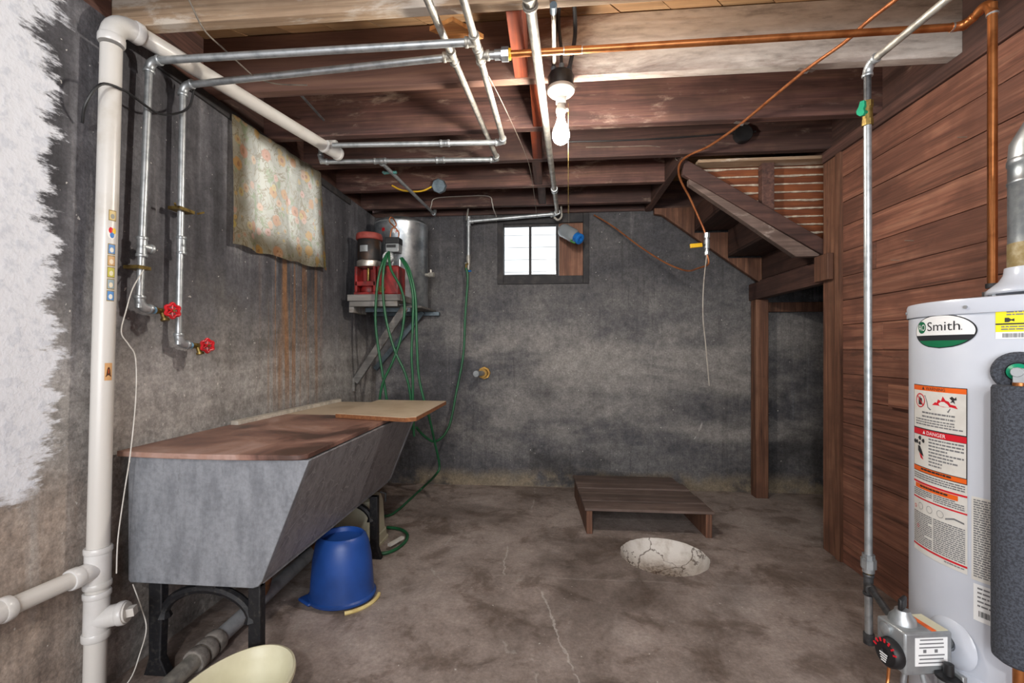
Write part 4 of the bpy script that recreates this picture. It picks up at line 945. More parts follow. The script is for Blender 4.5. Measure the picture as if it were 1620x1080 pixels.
# low slatted platform
PL = thing('wooden_platform', 'low slatted wooden platform on the floor below the back window', 'platform', (.58,3.2,0))
def skew(x_, y_): return x_ - .055*(y_-2.86)
def slat(ya, yb, xl, xr, m=MAT['pallet']):
    q = [(skew(xl,ya),ya),(skew(xr,ya),ya),(skew(xr,yb),yb),(skew(xl,yb),yb)]
    obj('slat', prism(B(), q, lambda u, v, h: (u, v, h), .146, .169+random.uniform(-.007,.004)), m, PL, bevel=.002)
for ya, yb in ((2.855,2.998),(3.002,3.144),(3.156,3.250),(3.266,3.404),(3.424,3.59)): slat(ya, yb, .205, .985-random.uniform(0,.012)-(.02 if ya > 3.4 else 0))
for xa, xb in ((.215,.252),(.935,.972)):
    q = [(skew(xa,2.862),2.862),(skew(xb,2.862),2.862),(skew(xb,3.58),3.58),(skew(xa,3.58),3.58)]
    obj('runner', prism(B(), q, lambda u, v, h: (u, v, h), 0, .144), MAT['post'], PL, bevel=.003)

# ================================================================ PRESSURE TANK, PUMP, SHELF
SH = thing('wall_shelf', 'grey board shelf on two diagonal braces carrying the pump and pressure tank', 'shelf', (-1.3,3.45,1.45))
obj('front_board', box(B(), -1.44, -1.055, 3.10, 3.355, 1.490, 1.535), MAT['greywood'], SH, bevel=.003)
obj('rear_board', box(B(), -1.50, -.98, 3.36, 3.795, 1.462, 1.4775), MAT['greywood'], SH, bevel=.002)
obj('support_rail', box(B(), -1.51, -1.06, 3.335, 3.375, 1.43, 1.461), MAT['greybox'], SH, bevel=.002)
obj('support_rail', box(B(), -1.51, -.94, 3.74, 3.785, 1.43, 1.461), MAT['greybox'], SH, bevel=.002)
obj('front_batten', box(B(), -1.43, -1.08, 3.115, 3.15, 1.452, 1.489), MAT['greywood'], SH, bevel=.002)
obj('front_batten', box(B(), -1.44, -1.405, 3.13, 3.35, 1.41, 1.489), MAT['greywood'], SH, bevel=.002)
def brace(p, q, w_, m): p, q = V(p), V(q); obj('brace', obox(B(), (p+q)/2, ((q-p).length, .028, w_), axes(q-p)), m, SH, bevel=.003)
brace((-1.095,3.33,1.465), (-1.495,3.36,.90), .055, MAT['greywood']); brace((-1.07,3.72,1.46), (-1.49,3.74,.98), .04, MAT['greybox'])
obj('brace_foot', box(B(), -1.512, -1.495, 3.345, 3.375, .83, .93), MAT['greywood'], SH)
tk = V(-1.205,3.575,1.4785)
PT = thing('pressure_tank', 'galvanized pressure tank standing on the wall shelf in the corner', 'pressure tank', tuple(tk))
bm = lathe(B(), [(0,.006),(.185,.006),(.205,0),(.209,.006),(.209,.655),(.211,.66),(.208,.667),(.19,.684),(.14,.703),(.07,.713),(0,.716)], tk, (0,0,1), 56); obj('shell', bm, MAT['galv_bright'], PT)
bm = B(); lathe(bm, [(.2098,.652),(.2125,.658),(.2098,.664)], tk, (0,0,1), 56); obj('seam', bm, MAT['galv'], PT)
bm = B(); tube(bm, [tk+V(.2,-.03,.26), tk+V(.235,-.035,.26)], .014, 10); tube(bm, [tk+V(.235,-.035,.26), tk+V(.275,-.04,.26)], .020, 8); tube(bm, [tk+V(.25,-.04,.262), tk+V(.25,-.04,.30)], .008, 8); obj('drain_valve', bm, MAT['galv_dirty'], PT)
def tank_patch(a0, a1, z0, z1, m, nm):
    bm = B(); n = 6; rr = .2102; lo = []; hi = []
    for i in range(n+1):
        a_ = math.radians(a0+(a1-a0)*i/n); lo.append(bm.verts.new(tk+V(rr*math.cos(a_), rr*math.sin(a_), z0+.008*math.sin(i*2.2)))); hi.append(bm.verts.new(tk+V(rr*math.cos(a_), rr*math.sin(a_), z1+.006*math.cos(i*1.7))))
    for i in range(n): bm.faces.new((lo[i], lo[i+1], hi[i+1], hi[i]))
    obj(nm, bm, m, PT)
tank_patch(-116, -108, .575, .60, MAT['red'], 'torn_label'); tank_patch(-90, -78, .555, .585, MAT['label_white'], 'torn_label'); tank_patch(-84, -80, .562, .572, MAT['red'], 'torn_label_print')

PU = thing('water_pump', 'red water pump with upright motor, gauge and pressure switch on the shelf', 'pump', (-1.25,3.23,1.535))
mc = V(-1.325,3.215,1.535)
bm = B(); box(bm, -1.408, -1.245, 3.135, 3.295, 1.536, 1.556); box(bm, -1.405, -1.385, 3.14, 3.29, 1.556, 1.74); box(bm, -1.268, -1.248, 3.14, 3.29, 1.556, 1.74); box(bm, -1.40, -1.25, 3.25, 3.29, 1.556, 1.74); box(bm, -1.402, -1.25, 3.14, 3.16, 1.60, 1.635); obj('motor_bracket', bm, MAT['red_machine'], PU, bevel=.004)
bm = B(); lathe(bm, [(0,0),(.055,0),(.06,.02),(.05,.06),(.035,.075),(0,.075)], mc+V(0,0,.022), (0,0,1), 20); obj('impeller_housing', bm, MAT['red_machine'], PU)
obj('shaft', tube(B(), [mc+V(0,-.02,.09), mc+V(0,-.02,.20)], .010, 10), MAT['brass'], PU)
bm = B(); box(bm, -1.243, -1.082, 3.14, 3.30, 1.536, 1.745); obj('pump_case', bm, MAT['red_machine'], PU, bevel=.012)
bm = B(); tube(bm, [(-1.20,3.138,1.575),(-1.20,3.125,1.575)], .024, 16); tube(bm, [(-1.205,3.127,1.575),(-1.205,3.115,1.575)], .012, 6); obj('pump_plug', bm, MAT['brass'], PU)
bm = lathe(B(), [(0,0),(.086,0),(.088,.006),(.088,.040),(.082,.046),(0,.046)], mc+V(0,0,.207), (0,0,1), 32); obj('motor_flange', bm, mat('aluminium', '#b5afa8', '#8d8276', .4, .7), PU)
bm = lathe(B(), [(0,0),(.080,0),(.083,.01),(.083,.145),(.080,.15),(0,.15)], mc+V(0,0,.254), (0,0,1), 32); obj('motor', bm, MAT['motor'], PU)
bm = lathe(B(), [(0,0),(.088,0),(.094,.006),(.094,.028),(.088,.045),(.06,.055),(0,.058)], mc+V(0,0,.404), (0,0,1), 32); obj('motor_cap', bm, MAT['red_cap'], PU)
bm = B(); nn_ = 6
lo = [bm.verts.new(mc+V(.0838*math.cos(math.radians(-118+i*7)), .0838*math.sin(math.radians(-118+i*7)), .31)) for i in range(nn_+1)]; hi = [bm.verts.new(v.co+V(0,0,.045)) for v in lo]
for i in range(nn_): bm.faces.new((lo[i], lo[i+1], hi[i+1], hi[i]))
obj('nameplate', bm, MAT['silver'], PU)
bm = B(); tube(bm, [(-1.155,3.22,1.745),(-1.155,3.22,1.86)], .014, 12); tube(bm, [(-1.10,3.22,1.745),(-1.10,3.22,1.80)], .012, 12); tube(bm, [(-1.155,3.22,1.80),(-1.155,3.17,1.80)], .009, 10); obj('riser_pipe', bm, MAT['galv'], PU)
gd = V(-.12,-1,.05).normalized()
bm = lathe(B(), [(0,0),(.040,0),(.043,.006),(.043,.026),(.039,.030),(.037,.027),(0,.027)], V(-1.157,3.165,1.802), gd, 28); gg = obj('pressure_gauge', bm, MAT['silver'], PU)
bm = lathe(B(), [(0,.0001),(.036,.0001)], V(-1.157,3.165,1.802)+gd*.0275, gd, 28); obj('gauge_face', bm, MAT['label_white'], gg)
gx = V(0,0,1).cross(gd).normalized(); gz = gd.cross(gx)
bm = B(); gc = V(-1.157,3.165,1.802)+gd*.0285; tube(bm, [gc-gx*.012-gz*.012, gc+gx*.022+gz*.022], .0018, 6)
for i in range(9):
    a_ = math.radians(225-270*i/8); e_ = gx*math.cos(a_)+gz*math.sin(a_); tube(bm, [gc+e_*.026, gc+e_*.033], .0012, 4)
obj('gauge_needle', bm, MAT['ink'], gg)
bm = B(); box(bm, -1.185, -1.09, 3.165, 3.245, 1.845, 1.905); sw = obj('pressure_switch', bm, MAT['silver'], PU, bevel=.004)
obj('switch_cover', box(B(), -1.188, -1.087, 3.162, 3.248, 1.905, 1.95), MAT['black'], PU, bevel=.004)
obj('switch_plate', box(B(), -1.178, -1.11, 3.1635, 3.165, 1.875, 1.897), MAT['ink'], sw)
obj('switch_wire', tube(B(), smooth([(-1.165,3.20,1.95),(-1.15,3.19,2.01),(-1.115,3.19,2.045),(-1.15,3.19,2.10),(-1.165,3.19,2.07),(-1.13,3.19,2.03),(-1.10,3.20,1.99),(-1.105,3.20,1.95)], 6), .005, 8), MAT['copper_soft'], PU)

# ================================================================ GREEN HOSES
H1 = obj('garden_hose', tube(B(), smooth([(-.700,3.665,1.812),(-0.683, 3.665, 1.727),(-0.703, 3.66, 1.418),(-0.716, 3.65, 1.109),(-0.763, 3.6, 0.805),(-0.802, 3.5, 0.542),(-0.877, 3.4, 0.448),(-0.937, 3.3, 0.504),(-0.969, 3.2, 0.586)], 7), .0095, 10), MAT['green']); tag(H1, 'green hose hanging from the blue tap by the back window', 'hose')
loops = [
 [(-1.154, 3.12, 1.827),(-1.176, 3.07, 1.738),(-1.204, 3.06, 1.597),(-1.218, 3.06, 1.378),(-1.208, 3.07, 1.203),(-1.176, 3.08, 0.983),(-1.151, 3.1, 0.76),(-1.18,3.1,.62),(-1.115, 3.1, 0.539)],
 [(-1.151, 3.11, 1.816),(-1.163, 3.07, 1.707),(-1.164, 3.06, 1.531),(-1.133, 3.05, 1.333),(-1.075, 3.05, 1.137),(-1.007, 3.06, 0.984),(-0.977, 3.08, 0.83),(-0.97, 3.1, 0.586)],
 [(-1.141, 3.11, 1.834),(-1.113, 3.07, 1.707),(-1.038, 3.06, 1.573),(-1.008, 3.05, 1.441),(-1.03, 3.05, 1.246),(-1.088, 3.05, 1.072),(-1.164, 3.06, 0.918),(-1.198, 3.08, 0.762),(-1.206, 3.1, 0.538)],
 [(-1.055, 3.11, 1.788),(-0.995, 3.08, 1.685),(-0.956, 3.07, 1.53),(-0.956, 3.07, 1.333),(-0.965, 3.07, 1.115),(-0.959, 3.08, 0.94),(-0.962, 3.09, 0.764),(-0.957, 3.1, 0.542)],
 [(-1.049, 3.12, 1.79),(-0.985, 3.09, 1.695),(-0.941, 3.08, 1.509),(-0.929, 3.07, 1.246),(-0.916, 3.07, 0.984),(-0.883, 3.08, 0.809),(-0.849, 3.1, 0.676),(-0.835, 3.2, 0.48),(-0.822, 3.28, 0.301),(-0.851, 3.3, 0.226),(-1.049, 3.621, 0.02),(-1.073, 3.367, 0.01),(-1.086, 3.147, 0.01),(-1.131, 3.021, 0.01),(-1.35,3.0,.0105)],
]
HC = thing('garden_hose', 'coil of green hose hung over the pump, trailing to the floor', 'hose', (-1.1,3.1,.01))
for i, l in enumerate(loops): obj('hose_loop', tube(B(), smooth(l, 7), .0088, 10), MAT['green'], HC)
cl = V(-.985,2.52,.0105)
H3 = obj('garden_hose', tube(B(), smooth([(-1.05,2.83,.0105),(-.96,2.81,.0105),(-.89,2.74,.0105),(-.865,2.64,.0105),(-.88,2.54,.0105),(-.92,2.475,.0105),(-.985,2.461,.0105),(-1.07,2.461,.0105),(-1.16,2.465,.0105),(-1.25,2.47,.0105)], 7), .0095, 10), MAT['green']); tag(H3, 'loop of green hose on the floor around the far tub leg', 'hose')
o = obj('wood_offcut', obox(B(), (-.905,2.585,.030), (.12,.022,.014), axes((.35,.9,0))), MAT['cord_white']); tag(o, 'small white stick lying across the hose loop at the far tub leg', 'stick')

# ================================================================ WATER HEATER
HX, HY, HR = 1.262, 1.308, .25
WH = thing('water_heater', 'white gas water heater with warning labels beside the board wall', 'water heater', (HX,HY,0))
hc0 = V(HX,HY,0)
bm = lathe(B(), [(0,.07),(.235,.07),(.249,.075),(HR,.085),(HR,1.242),(.2485,1.244)], hc0, (0,0,1), 96); obj('jacket', bm, MAT['white'], WH)
bm = lathe(B(), [(.2535,1.238),(.2545,1.242),(.2545,1.268),(.252,1.275),(.244,1.277),(.15,1.281),(0,1.283)], hc0, (0,0,1), 96); obj('top_cap', bm, MAT['white'], WH)
for a_ in (-160.3, 150, -100):
    r_ = math.radians(a_); d_ = V(math.cos(r_), math.sin(r_), 0); obj('cap_screw', tube(B(), [hc0+d_*.2535+V(0,0,1.254), hc0+d_*.258+V(0,0,1.254)], .0045, 6), MAT['silver'], WH)
for a_ in (-150, -30, 90):
    r_ = math.radians(a_); obj('foot', tube(B(), [hc0+V(.19*math.cos(r_), .19*math.sin(r_), 0), hc0+V(.19*math.cos(r_), .19*math.sin(r_), .07)], .02, 10), MAT['dark_pipe'], WH)
# draft hood and flue
for i in range(4):
    a_ = math.radians(45+90*i+10); obj('hood_leg', tube(B(), [hc0+V(.072*math.cos(a_), .072*math.sin(a_), 1.281), hc0+V(.078*math.cos(a_), .078*math.sin(a_), 1.304)], .007, 6), MAT['galv'], WH)
bm = lathe(B(), [(.088,1.297),(.091,1.301),(.090,1.308),(.080,1.318),(.066,1.332),(.058,1.348),(.056,1.366),(.052,1.366),(.054,1.346),(.062,1.328),(.076,1.313),(.085,1.303),(.088,1.297)], hc0, (0,0,1), 48); obj('draft_hood', bm, MAT['white'], WH)
FL = thing('flue_pipe', 'galvanized flue pipe rising from the draft hood of the water heater', 'flue pipe', (HX,HY,1.36))
bm = lathe(B(), [(.050,1.36),(.0508,1.37),(.0508,1.43)], hc0, (0,0,1), 40); obj('rusty_band', bm, mat('flue_rust', '#8f7c52', '#b9ad90', .6, .4, scale=22), FL)
bm = lathe(B(), [(.050,1.43),(.050,1.585),(.052,1.588),(.052,1.594),(.050,1.597),(.050,1.635),(.0525,1.64),(.0525,1.65),(.050,1.655)], hc0, (0,0,1), 40); obj('straight_section', bm, MAT['galv_bright'], FL)
f0 = hc0+V(0,0,1.65); fd = V(.45,-.55,.75).normalized()
pts = [f0+V(0,0,.005), f0+V(0,0,.03), f0+V(.02,-.024,.09), f0+V(.06,-.073,.155), f0+V(.12,-.147,.25)]
obj('elbow_section', tube(B(), pts, [.0505,.0505,.0505,.0505,.0505], 32), MAT['galv_bright'], FL); obj('upper_section', tube(B(), [pts[-1], pts[-1]+V(.10,-.26,.40)], .049, 32), MAT['galv_bright'], FL)

# curved labels
def HP(a, z, lift): r_ = math.radians(a); return V(HX+(HR+lift)*math.cos(r_), HY+(HR+lift)*math.sin(r_), z)
def patch(name, a0, a1, z0, z1, m, parent, lift=.0008):
    if a1 < a0: a1 += 360
    bm = B(); n = max(2, int((a1-a0)/2)+1); lo = [bm.verts.new(HP(a0+(a1-a0)*i/n, z0, lift)) for i in range(n+1)]; hi = [bm.verts.new(HP(a0+(a1-a0)*i/n, z1, lift)) for i in range(n+1)]
    for i in range(n): bm.faces.new((lo[i], lo[i+1], hi[i+1], hi[i]))
    return obj(name, bm, m, parent)
def ell(name, ac, aw, zc, zh, m, parent, lift, zlo=None, zhi=None, n=40, rows_=26):
    bm = B(); g = []
    zlo = zc-zh if zlo is None else zlo; zhi = zc+zh if zhi is None else zhi
    for j in range(rows_+1):
        z_ = zlo+(zhi-zlo)*j/rows_; t_ = (z_-zc)/zh; w_ = aw*math.sqrt(max(1e-5, 1-t_*t_))
        g.append([bm.verts.new(HP(ac-w_+2*w_*i/16, z_, lift)) for i in range(17)])
    for j in range(rows_):
        for i in range(16): bm.faces.new((g[j][i], g[j][i+1], g[j+1][i+1], g[j+1][i]))
    return obj(name, bm, m, parent)
def text(name, s, ac, zb, size, m, parent, lift, width=None, center=True):
    cu = bpy.data.curves.new(name, 'FONT'); cu.body = s; cu.size = size; cu.resolution_u = 3
    to = bpy.data.objects.new(name, cu); COL.objects.link(to)
    bpy.context.view_layer.update(); dg = bpy.context.evaluated_depsgraph_get()
    me = bpy.data.meshes.new_from_object(to.evaluated_get(dg)); bpy.data.objects.remove(to)
    bm = B(); bm.from_mesh(me); bpy.data.meshes.remove(me)
    xs = [v.co.x for v in bm.verts]; xa, xb = min(xs), max(xs); k_ = width/(xb-xa) if width else 1
    for v in bm.verts:
        sx = (v.co.x-(xa+xb)/2 if center else v.co.x-xa)*k_
        v.co = HP(ac+math.degrees(sx/HR), zb+v.co.y, lift)
    return obj(name, bm, m, parent)
def dashes(name, a0, a1, z0, z1, pitch, h, m, parent, seed, lift=.0016, fill=.9, wmin=.8, wmax=3.0):
    if a1 < a0: a1 += 360
    rg = random.Random(seed); bm = B(); z_ = z1
    while z_-h > z0:
        a_ = a0; end = a0+(a1-a0)*(1 if rg.random() < fill else rg.uniform(.4,.9))
        while a_ < end-.3:
            w_ = min(rg.uniform(wmin,wmax), end-a_)
            v = [bm.verts.new(HP(*q, lift)) for q in ((a_,z_-h),(a_+w_,z_-h),(a_+w_,z_),(a_,z_))]; bm.faces.new(v)
            a_ += w_+.35
        z_ -= pitch
    return obj(name, bm, m, parent)
def polyp(name, pts, ac, zc, sc, m, parent, lift):
    bm = B(); bm.faces.new([bm.verts.new(HP(ac+math.degrees(x_*sc/HR), zc+y_*sc, lift)) for x_, y_ in pts]); return obj(name, bm, m, parent)
# oval maker's badge
LG = ell('badge', -175.2, 19.7, 1.1965, .0445, MAT['logo_dark'], WH, .0008)
ell('badge_field', -175.2, 18.9, 1.1965, .042, MAT['label_white'], LG, .0014, zlo=1.1865)
ell('badge_band', -175.2, 18.9, 1.1965, .042, MAT['logo_green'], LG, .0014, zhi=1.1725, rows_=14)
ell('badge_disc', -188.2, 3.6, 1.2085, .0165, MAT['logo_green'], LG, .0018)
text('badge_letters', 'AO', -188.2, 1.2000, .0245, MAT['label_white'], LG, .0022, width=.026)
text('badge_name', 'Smith', -173.3, 1.1985, .034, MAT['logo_dark'], LG, .0020, width=.087)
text('badge_mark', '.', -162.6, 1.1985, .022, MAT['logo_dark'], LG, .0020)
# big warning label
a0, a1 = 162.5, 200
WL = patch('warning_label', a0, a1, .590, 1.052, MAT['paper'], WH)
patch('label_frame', a0, a1, .812, 1.052, MAT['ink'], WL, .0011)
patch('warning_field', a0+.5, a1-.5, .934, 1.038, MAT['paper'], WL, .0014)
patch('warning_bar', a0+.3, a1-.3, 1.037, 1.050, MAT['label_orange'], WL, .0015); text('warning_word', 'WARNING', 182, 1.0395, .0115, MAT['ink'], WL, .0019, width=.058)
patch('danger_bar', a0+.3, a1-.3, .915, .931, MAT['label_red'], WL, .0015); text('danger_word', 'DANGER', 182.5, .9185, .0135, MAT['label_white'], WL, .0019, width=.056)
for ac_, zc_, m_ in ((173.2,1.0435,'ink'),(173.8,.923,'label_white')): polyp('alert_triangle', [(-1,-.8),(1,-.8),(0,1)], ac_, zc_, .0048, MAT[m_], WL, .0019)
patch('danger_field', a0+.5, a1-.5, .828, .914, MAT['paper'], WL, .0014)
patch('orange_bar', a0+.3, a1-.3, .814, .826, MAT['label_orange'], WL, .0015); dashes('orange_bar_print', 171, 192, .816, .824, .02, .005, MAT['ink'], WL, 5, .0019)
# pictogram: red prohibition ring over a can, hose line, flame and figure
def ringp(name, ac, zc, r0, r1, m, lift):
    bm = B(); n = 28; A = []; Bq = []
    for i in range(n):
        t_ = 2*math.pi*i/n; A.append(bm.verts.new(HP(ac+math.degrees(r0*math.cos(t_)/HR), zc+r0*math.sin(t_), lift))); Bq.append(bm.verts.new(HP(ac+math.degrees(r1*math.cos(t_)/HR), zc+r1*math.sin(t_), lift)))
    for i in range(n): bm.faces.new((A[i], A[(i+1) % n], Bq[(i+1) % n], Bq[i]))
    return obj(name, bm, m, WL)
polyp('fuel_can_print', [(-.55,-.9),(.55,-.9),(.55,.5),(.1,.5),(.1,.8),(-.2,.8),(-.2,.5),(-.55,.5)], 170.2, 1.009, .013, MAT['ink'], WL, .0017)
ringp('prohibition_ring', 170.2, 1.009, .0165, .0195, MAT['label_red'], .0020)
polyp('prohibition_bar', [(-.75,.65),(-.62,.78),(.75,-.62),(.62,-.75)], 170.2, 1.009, .0185, MAT['label_red'], WL, .0021)
polyp('flame_print', [(-1.6,-.35),(-1.1,.1),(-.9,.0),(-.7,.5),(-.3,.3),(-.05,.95),(.3,.45),(.7,.35),(.9,.0),(1.5,-.1),(1.75,-.5),(1,-.35),(0,-.45),(-.8,-.3)], 187.5, 1.008, .020, MAT['label_red'], WL, .0017)
polyp('figure_print', [(-.4,-.5),(.0,.0),(-.5,.5),(0,.9),(.5,.5),(.8,.9),(.9,.2),(.4,.1),(.6,-.7),(.2,-.3)], 192.5, 1.018, .012, MAT['ink'], WL, .0019)
polyp('hose_print', [(-2.4,1.1),(-2.1,1.2),(-1.7,.3),(-1.5,-.5),(-1.1,-.75),(1.6,-.75),(1.9,-.3),(2.0,-.35),(1.7,-.95),(-1.2,-.95),(-1.65,-.6),(-1.85,.2),(-2.15,1.0)], 183.5, 1.003, .018, MAT['ink_grey'], WL, .0016)
dashes('warning_print', 172, 194, .962, .980, .0105, .0045, MAT['ink_grey'], WL, 1); dashes('warning_print', a0+3, a1-2, .937, .960, .0068, .0036, MAT['ink_grey'], WL, 2)
for ac_, zc_, r_ in ((164.5,.893,.006),(166.8,.893,.0055),(169.8,.905,.006),(173,.899,.0055),(169.5,.890,.005)):
    polyp('hand_print', [(math.cos(q*1.05)*(1+.2*(q % 2)), math.sin(q*1.05)*(1+.2*(q % 2))) for q in range(6)], ac_, zc_, r_, MAT['ink'], WL, .0017)
polyp('tap_print', [(-.6,1),(.2,.9),(.9,-.2),(1.4,-1.3),(.2,-.9),(-.6,-.2)], 169.6, .872, .012, MAT['ink'], WL, .0017); polyp('water_print', [(-.5,.8),(.5,.3),(1.2,-.9),(0,-.5)], 170.6, .856, .010, MAT['label_red'], WL, .0019)
dashes('danger_print', 177.5, a1-1.5, .832, .910, .0086, .0042, MAT['ink_grey'], WL, 3, fill=.7)
dashes('small_print', a0+.8, a1-1, .790, .808, .006, .0032, MAT['ink_grey'], WL, 4)
patch('red_line', a0, a1, .780, .785, MAT['label_red'], WL, .0012)
patch('orange_box', 165, 195.5, .766, .779, MAT['label_orange'], WL, .0014); dashes('orange_box_print', 170, 190, .769, .776, .02, .0045, MAT['ink'], WL, 6, .0019)
for k_, (za, zb) in enumerate(((.744,.764),(.612,.700))):
    dashes('small_print', a0+.8, 180, za, zb, .0052, .0028, MAT['ink_grey'], WL, 10+k_); dashes('small_print', 181, a1-1, za, zb, .0052, .0028, MAT['ink_grey'], WL, 20+k_)
patch('red_line', a0, a1, .737, .741, MAT['label_red'], WL, .0012)
for ac_ in (170.5, 178, 185.5): ringp('diagram_print', ac_, .718, .0085, .0095, MAT['ink_grey'], .0016)
polyp('diagram_print', [(-1.5,-.2),(0,.3),(1.6,0),(1.6,-.3),(0,0),(-1.5,-.5)], 193.5, .716, .014, MAT['ink_grey'], WL, .0016)
for zc_ in (.713, .660): ringp('red_ring_print', 165.2 if zc_ > .7 else 168, zc_, .0035, .005, MAT['label_red'], .0017)
patch('red_line', a0, a1, .605, .610, MAT['label_red'], WL, .0012); dashes('small_print', 188, a1-1, .594, .602, .0052, .0028, MAT['ink_grey'], WL, 30)
# instruction label and rating plate to its right
IL = patch('instruction_label', -158.2, -136, .585, .789, MAT['paper'], WH)
dashes('small_print', -157.2, -137, .592, .783, .0058, .003, MAT['ink_grey'], IL, 31, fill=.8)
RL = patch('rating_label', -157.3, -136, .488, .577, MAT['label_white'], WH)
dashes('rating_print', -155.5, -138, .520, .570, .0105, .004, MAT['ink_grey'], RL, 33, fill=.6)
bm = B(); a_ = -155; rg = random.Random(9)
while a_ < -147.5:
    w_ = rg.uniform(.12,.4); bm.faces.new([bm.verts.new(HP(*q, .0016)) for q in ((a_,.500),(a_+w_,.500),(a_+w_,.514),(a_,.514))]); a_ += w_+rg.uniform(.12,.3)
obj('barcode', bm, MAT['ink'], RL)
YL = patch('yellow_label', -148.2, -128, 1.190, 1.240, MAT['label_yellow'], WH); YW = patch('white_strip', -148.2, -128, 1.174, 1.190, MAT['label_white'], YL)
patch('black_band', -148.2, -128, 1.207, 1.2105, MAT['ink'], YL, .0012); dashes('yellow_label_print', -144, -129, 1.226, 1.238, .006, .003, MAT['ink_grey'], YL, 40); dashes('yellow_label_print', -146, -129, 1.191, 1.204, .006, .003, MAT['ink_grey'], YL, 41)
polyp('earthquake_print', [(-1,.8),(0,.8),(.6,.2),(1.4,.5),(1.4,-.6),(.6,-.2),(0,-.8),(-1,-.8)], -143.2, 1.218, .0065, MAT['ink'], YL, .0014)
bm = B(); a_ = -145.5
while a_ < -129:
    w_ = rg.uniform(.12,.35); bm.faces.new([bm.verts.new(HP(*q, .0016)) for q in ((a_,1.177),(a_+w_,1.177),(a_+w_,1.187),(a_,1.187))]); a_ += w_+rg.uniform(.1,.3)
obj('barcode', bm, MAT['ink_grey'], YL)

# relief valve in a foam ring, foam-wrapped discharge tube
ra = math.radians(-139.2); rd = V(math.cos(ra), math.sin(ra), 0)
rc = hc0+rd*(HR-.01)+V(0,0,1.098)
bm = lathe(B(), [(0,.0),(.046,.0),(.046,.026),(.040,.032),(.022,.032),(.020,.026),(0,.026)], rc, rd, 40); obj('foam_ring', bm, MAT['foam'], WH)
bm = lathe(B(), [(0,.026),(.019,.026),(.019,.038),(.012,.044),(0,.044)], rc, rd, 24); rv = obj('relief_valve', bm, MAT['green_handle'], WH)
tg = V(-rd.y, rd.x, 0)
bm = obox(B(), rc+rd*.05+V(0,0,-.022)+tg*.004, (.004,.022,.062), axes(rd, (.0,.0,1))); tube(bm, [rc+rd*.04, rc+rd*.054], .011, 12); obj('relief_lever', bm, MAT['silver'], rv, bevel=.001)
fb = hc0+rd*(HR+.046)+tg*.004
DT = thing('foam_pipe', 'dark grey foam-wrapped discharge pipe hanging down the front of the water heater', 'pipe', (fb.x,fb.y,.2))
bm = lathe(B(), [(.014,.452),(.034,.448),(.0435,.456),(.0445,.47),(.0445,1.062),(.042,1.068),(.014,1.068)], V(fb.x,fb.y,0), (0,0,1), 36); obj('foam_sleeve', bm, MAT['foam'], DT)
obj('copper_core', tube(B(), [(fb.x,fb.y,.12),(fb.x,fb.y,1.075)], .0112, 14), MAT['copper'], DT)

# gas control valve on the jacket
GV = thing('gas_control', 'silver gas control valve with black dial low on the water heater', 'gas valve', (.93,1.262,.33))
ga = math.radians(188.5); gr = V(math.cos(ga), math.sin(ga), 0); gt = V(-gr.y, gr.x, 0)      # gr points out of the jacket, gt along it to the right
GM = Matrix((gr, gt, V(0,0,1))).transposed()
gcn = hc0+gr*.338+V(0,0,.392)
obj('housing', obox(B(), gcn, (.125,.082,.105), GM), MAT['silver'], GV, bevel=.005)
obj('escutcheon', lathe(B(), [(.062,.0),(.058,.006),(.04,.012),(.02,.012)], hc0+gr*(HR-.004)+gt*.012+V(0,0,.40), gr, 28), MAT['white'], GV)
obj('shank', tube(B(), [hc0+gr*(HR-.01)+V(0,0,.40), hc0+gr*.28+V(0,0,.40)], .022, 14), MAT['galv'], GV)
dl = gcn+gr*.0625+gt*.010-V(0,0,.014)
dial = obj('dial', lathe(B(), [(0,0),(.034,0),(.036,.004),(.034,.020),(.030,.024),(.012,.024),(.010,.020),(0,.020)], dl, gr, 28), MAT['black'], GV)
bm = B()
for i in range(7):
    a_ = math.radians(20+i*24); e_ = gt*math.cos(a_)+V(0,0,1)*math.sin(a_); obox(bm, dl+e_*.030+gr*.0245, (.002,.004,.009), Matrix((gr, gr.cross(e_), e_)).transposed())
obj('dial_marks', bm, MAT['label_red'], dial)
bm = B()
for i in range(4): obox(bm, dl+gr*.0245-gt*.004+V(0,0,-.004-.006*i), (.0015,.022-.003*i,.0025), GM)
obj('dial_print', bm, MAT['label_white'], dial)
obj('regulator_cap', lathe(B(), [(.016,0),(.016,.006),(.009,.010),(0,.010)], gcn+gr*.0625-gt*.012+V(0,0,.034), gr, 20), MAT['galv'], GV)
side = gcn+gt*.0415
pl_ = obj('rating_plate', obox(B(), side+gr*(-.006)+V(0,0,.006), (.085,.001,.070), GM), MAT['label_white'], GV)
bm = B(); rg = random.Random(5)
for i in range(7):
    if i == 3:
        obox(bm, side+gr*.012+gt*.0008+V(0,0,.008), (.008,.0006,.008), GM); obox(bm, side-gr*.018+gt*.0008+V(0,0,.008), (.008,.0006,.008), GM); continue
    obox(bm, side+gr*(-.006)+gt*.0008+V(0,0,.036-i*.0095), (rg.uniform(.045,.07),.0006,.003), GM)
obj('plate_print', bm, MAT['ink_grey'], pl_)
kb = gcn+V(0,0,.0525)+gr*.022-gt*.008
obj('knob_base', lathe(B(), [(.030,0),(.028,.012),(.018,.024),(.016,.032),(0,.032)], kb, (0,0,1), 20), MAT['galv'], GV)
bm = obox(B(), kb+V(0,0,.048), (.040,.010,.030), Matrix((gt*.5+gr*.85, gt*.85-gr*.5, V(0,0,1))).transposed()); obj('control_knob', bm, MAT['black'], GV, bevel=.004)
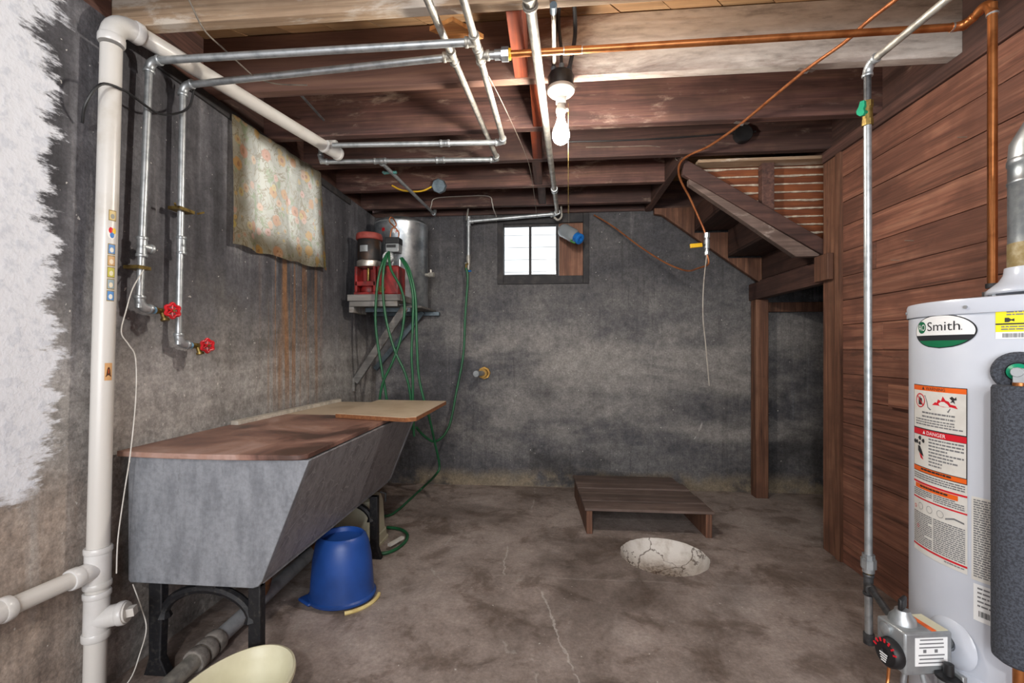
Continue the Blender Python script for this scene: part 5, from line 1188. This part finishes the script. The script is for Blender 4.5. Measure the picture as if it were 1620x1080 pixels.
obj('red_strip', obox(B(), gcn+V(0,0,.053)-gr*.02, (.012,.07,.002), GM), MAT['label_orange'], GV); obj('top_label', obox(B(), gcn+V(0,0,.053)-gr*.042, (.030,.07,.002), GM), MAT['cream'], GV)
ib = gcn+gt*.062-gr*.030-V(0,0,.045)
ig = obj('igniter', lathe(B(), [(0,-.085),(.010,-.085),(.013,-.06),(.019,-.02),(.023,-.005),(.023,.0),(0,.0)], ib, (0,0,1), 20), MAT['silver'], GV)
obj('igniter_button', lathe(B(), [(.026,-.002),(.026,.005),(.011,.008),(.010,.034),(0,.036)], ib, (0,0,1), 18), MAT['black'], ig)
obj('igniter_bracket', obox(B(), ib-gr*.018-V(0,0,.03), (.012,.045,.09), GM), MAT['galv'], GV, bevel=.002)
bz = gcn-V(0,0,.052)
obj('burner_tube', tube(B(), smooth([bz+gr*.02, bz+gr*.03-V(0,0,.07), bz+gr*.02-V(0,0,.14), bz-gr*.02+gt*.02-V(0,0,.20)], 6), .007, 10), MAT['galv_bright'], GV)
obj('pilot_tube', tube(B(), smooth([bz+gt*.02, bz+gt*.035-V(0,0,.06), bz+gt*.02-V(0,0,.12), bz-gr*.02+gt*.01-V(0,0,.20)], 6), .0055, 10), mat('grey_lead', '#8f9294', '#7f8284', .5), GV)
obj('thermocouple', tube(B(), smooth([bz+gr*.045-gt*.02, bz+gr*.05-gt*.02-V(0,0,.05), bz+gr*.06-gt*.01-V(0,0,.09), bz+gr*.02-V(0,0,.18)], 6), .004, 8), MAT['copper'], GV)
obj('wire_tag', obox(B(), bz+gr*.035+gt*.02-V(0,0,.10), (.03,.002,.03), axes(gr+V(0,0,.3))), MAT['label_white'], GV)
obj('igniter_lead', tube(B(), smooth([ib-V(0,0,.085), ib-V(0,0,.12)+gr*.01, ib-V(0,0,.14)+gr*.02-gt*.03, bz+gr*.03-V(0,0,.13)], 5), .003, 8), MAT['label_orange'], GV)
# red wire and drain cock, round access collar
obj('drain_collar', lathe(B(), [(.075,0),(.07,.008),(.03,.018),(.0,.018)], HP(-158,.275,-.004), V(math.cos(math.radians(-158)), math.sin(math.radians(-158)), 0), 28), MAT['white'], WH)
dr_ = V(math.cos(math.radians(-166)), math.sin(math.radians(-166)), 0); dp_ = hc0+dr_*HR+V(0,0,.285)
obj('drain_cock', tube(B(), [dp_, dp_+dr_*.02, dp_+dr_*.021, dp_+dr_*.05, dp_+dr_*.052, dp_+dr_*.065], [.012,.012,.017,.017,.009,.009], 12), MAT['brass'], WH)
obj('red_wire', tube(B(), smooth([ib-V(0,0,.03)+gt*.012, ib-V(0,0,.06)+gt*.02, dp_+dr_*.055+V(0,0,.02), dp_+dr_*.055], 5), .002, 6), MAT['red'], WH)
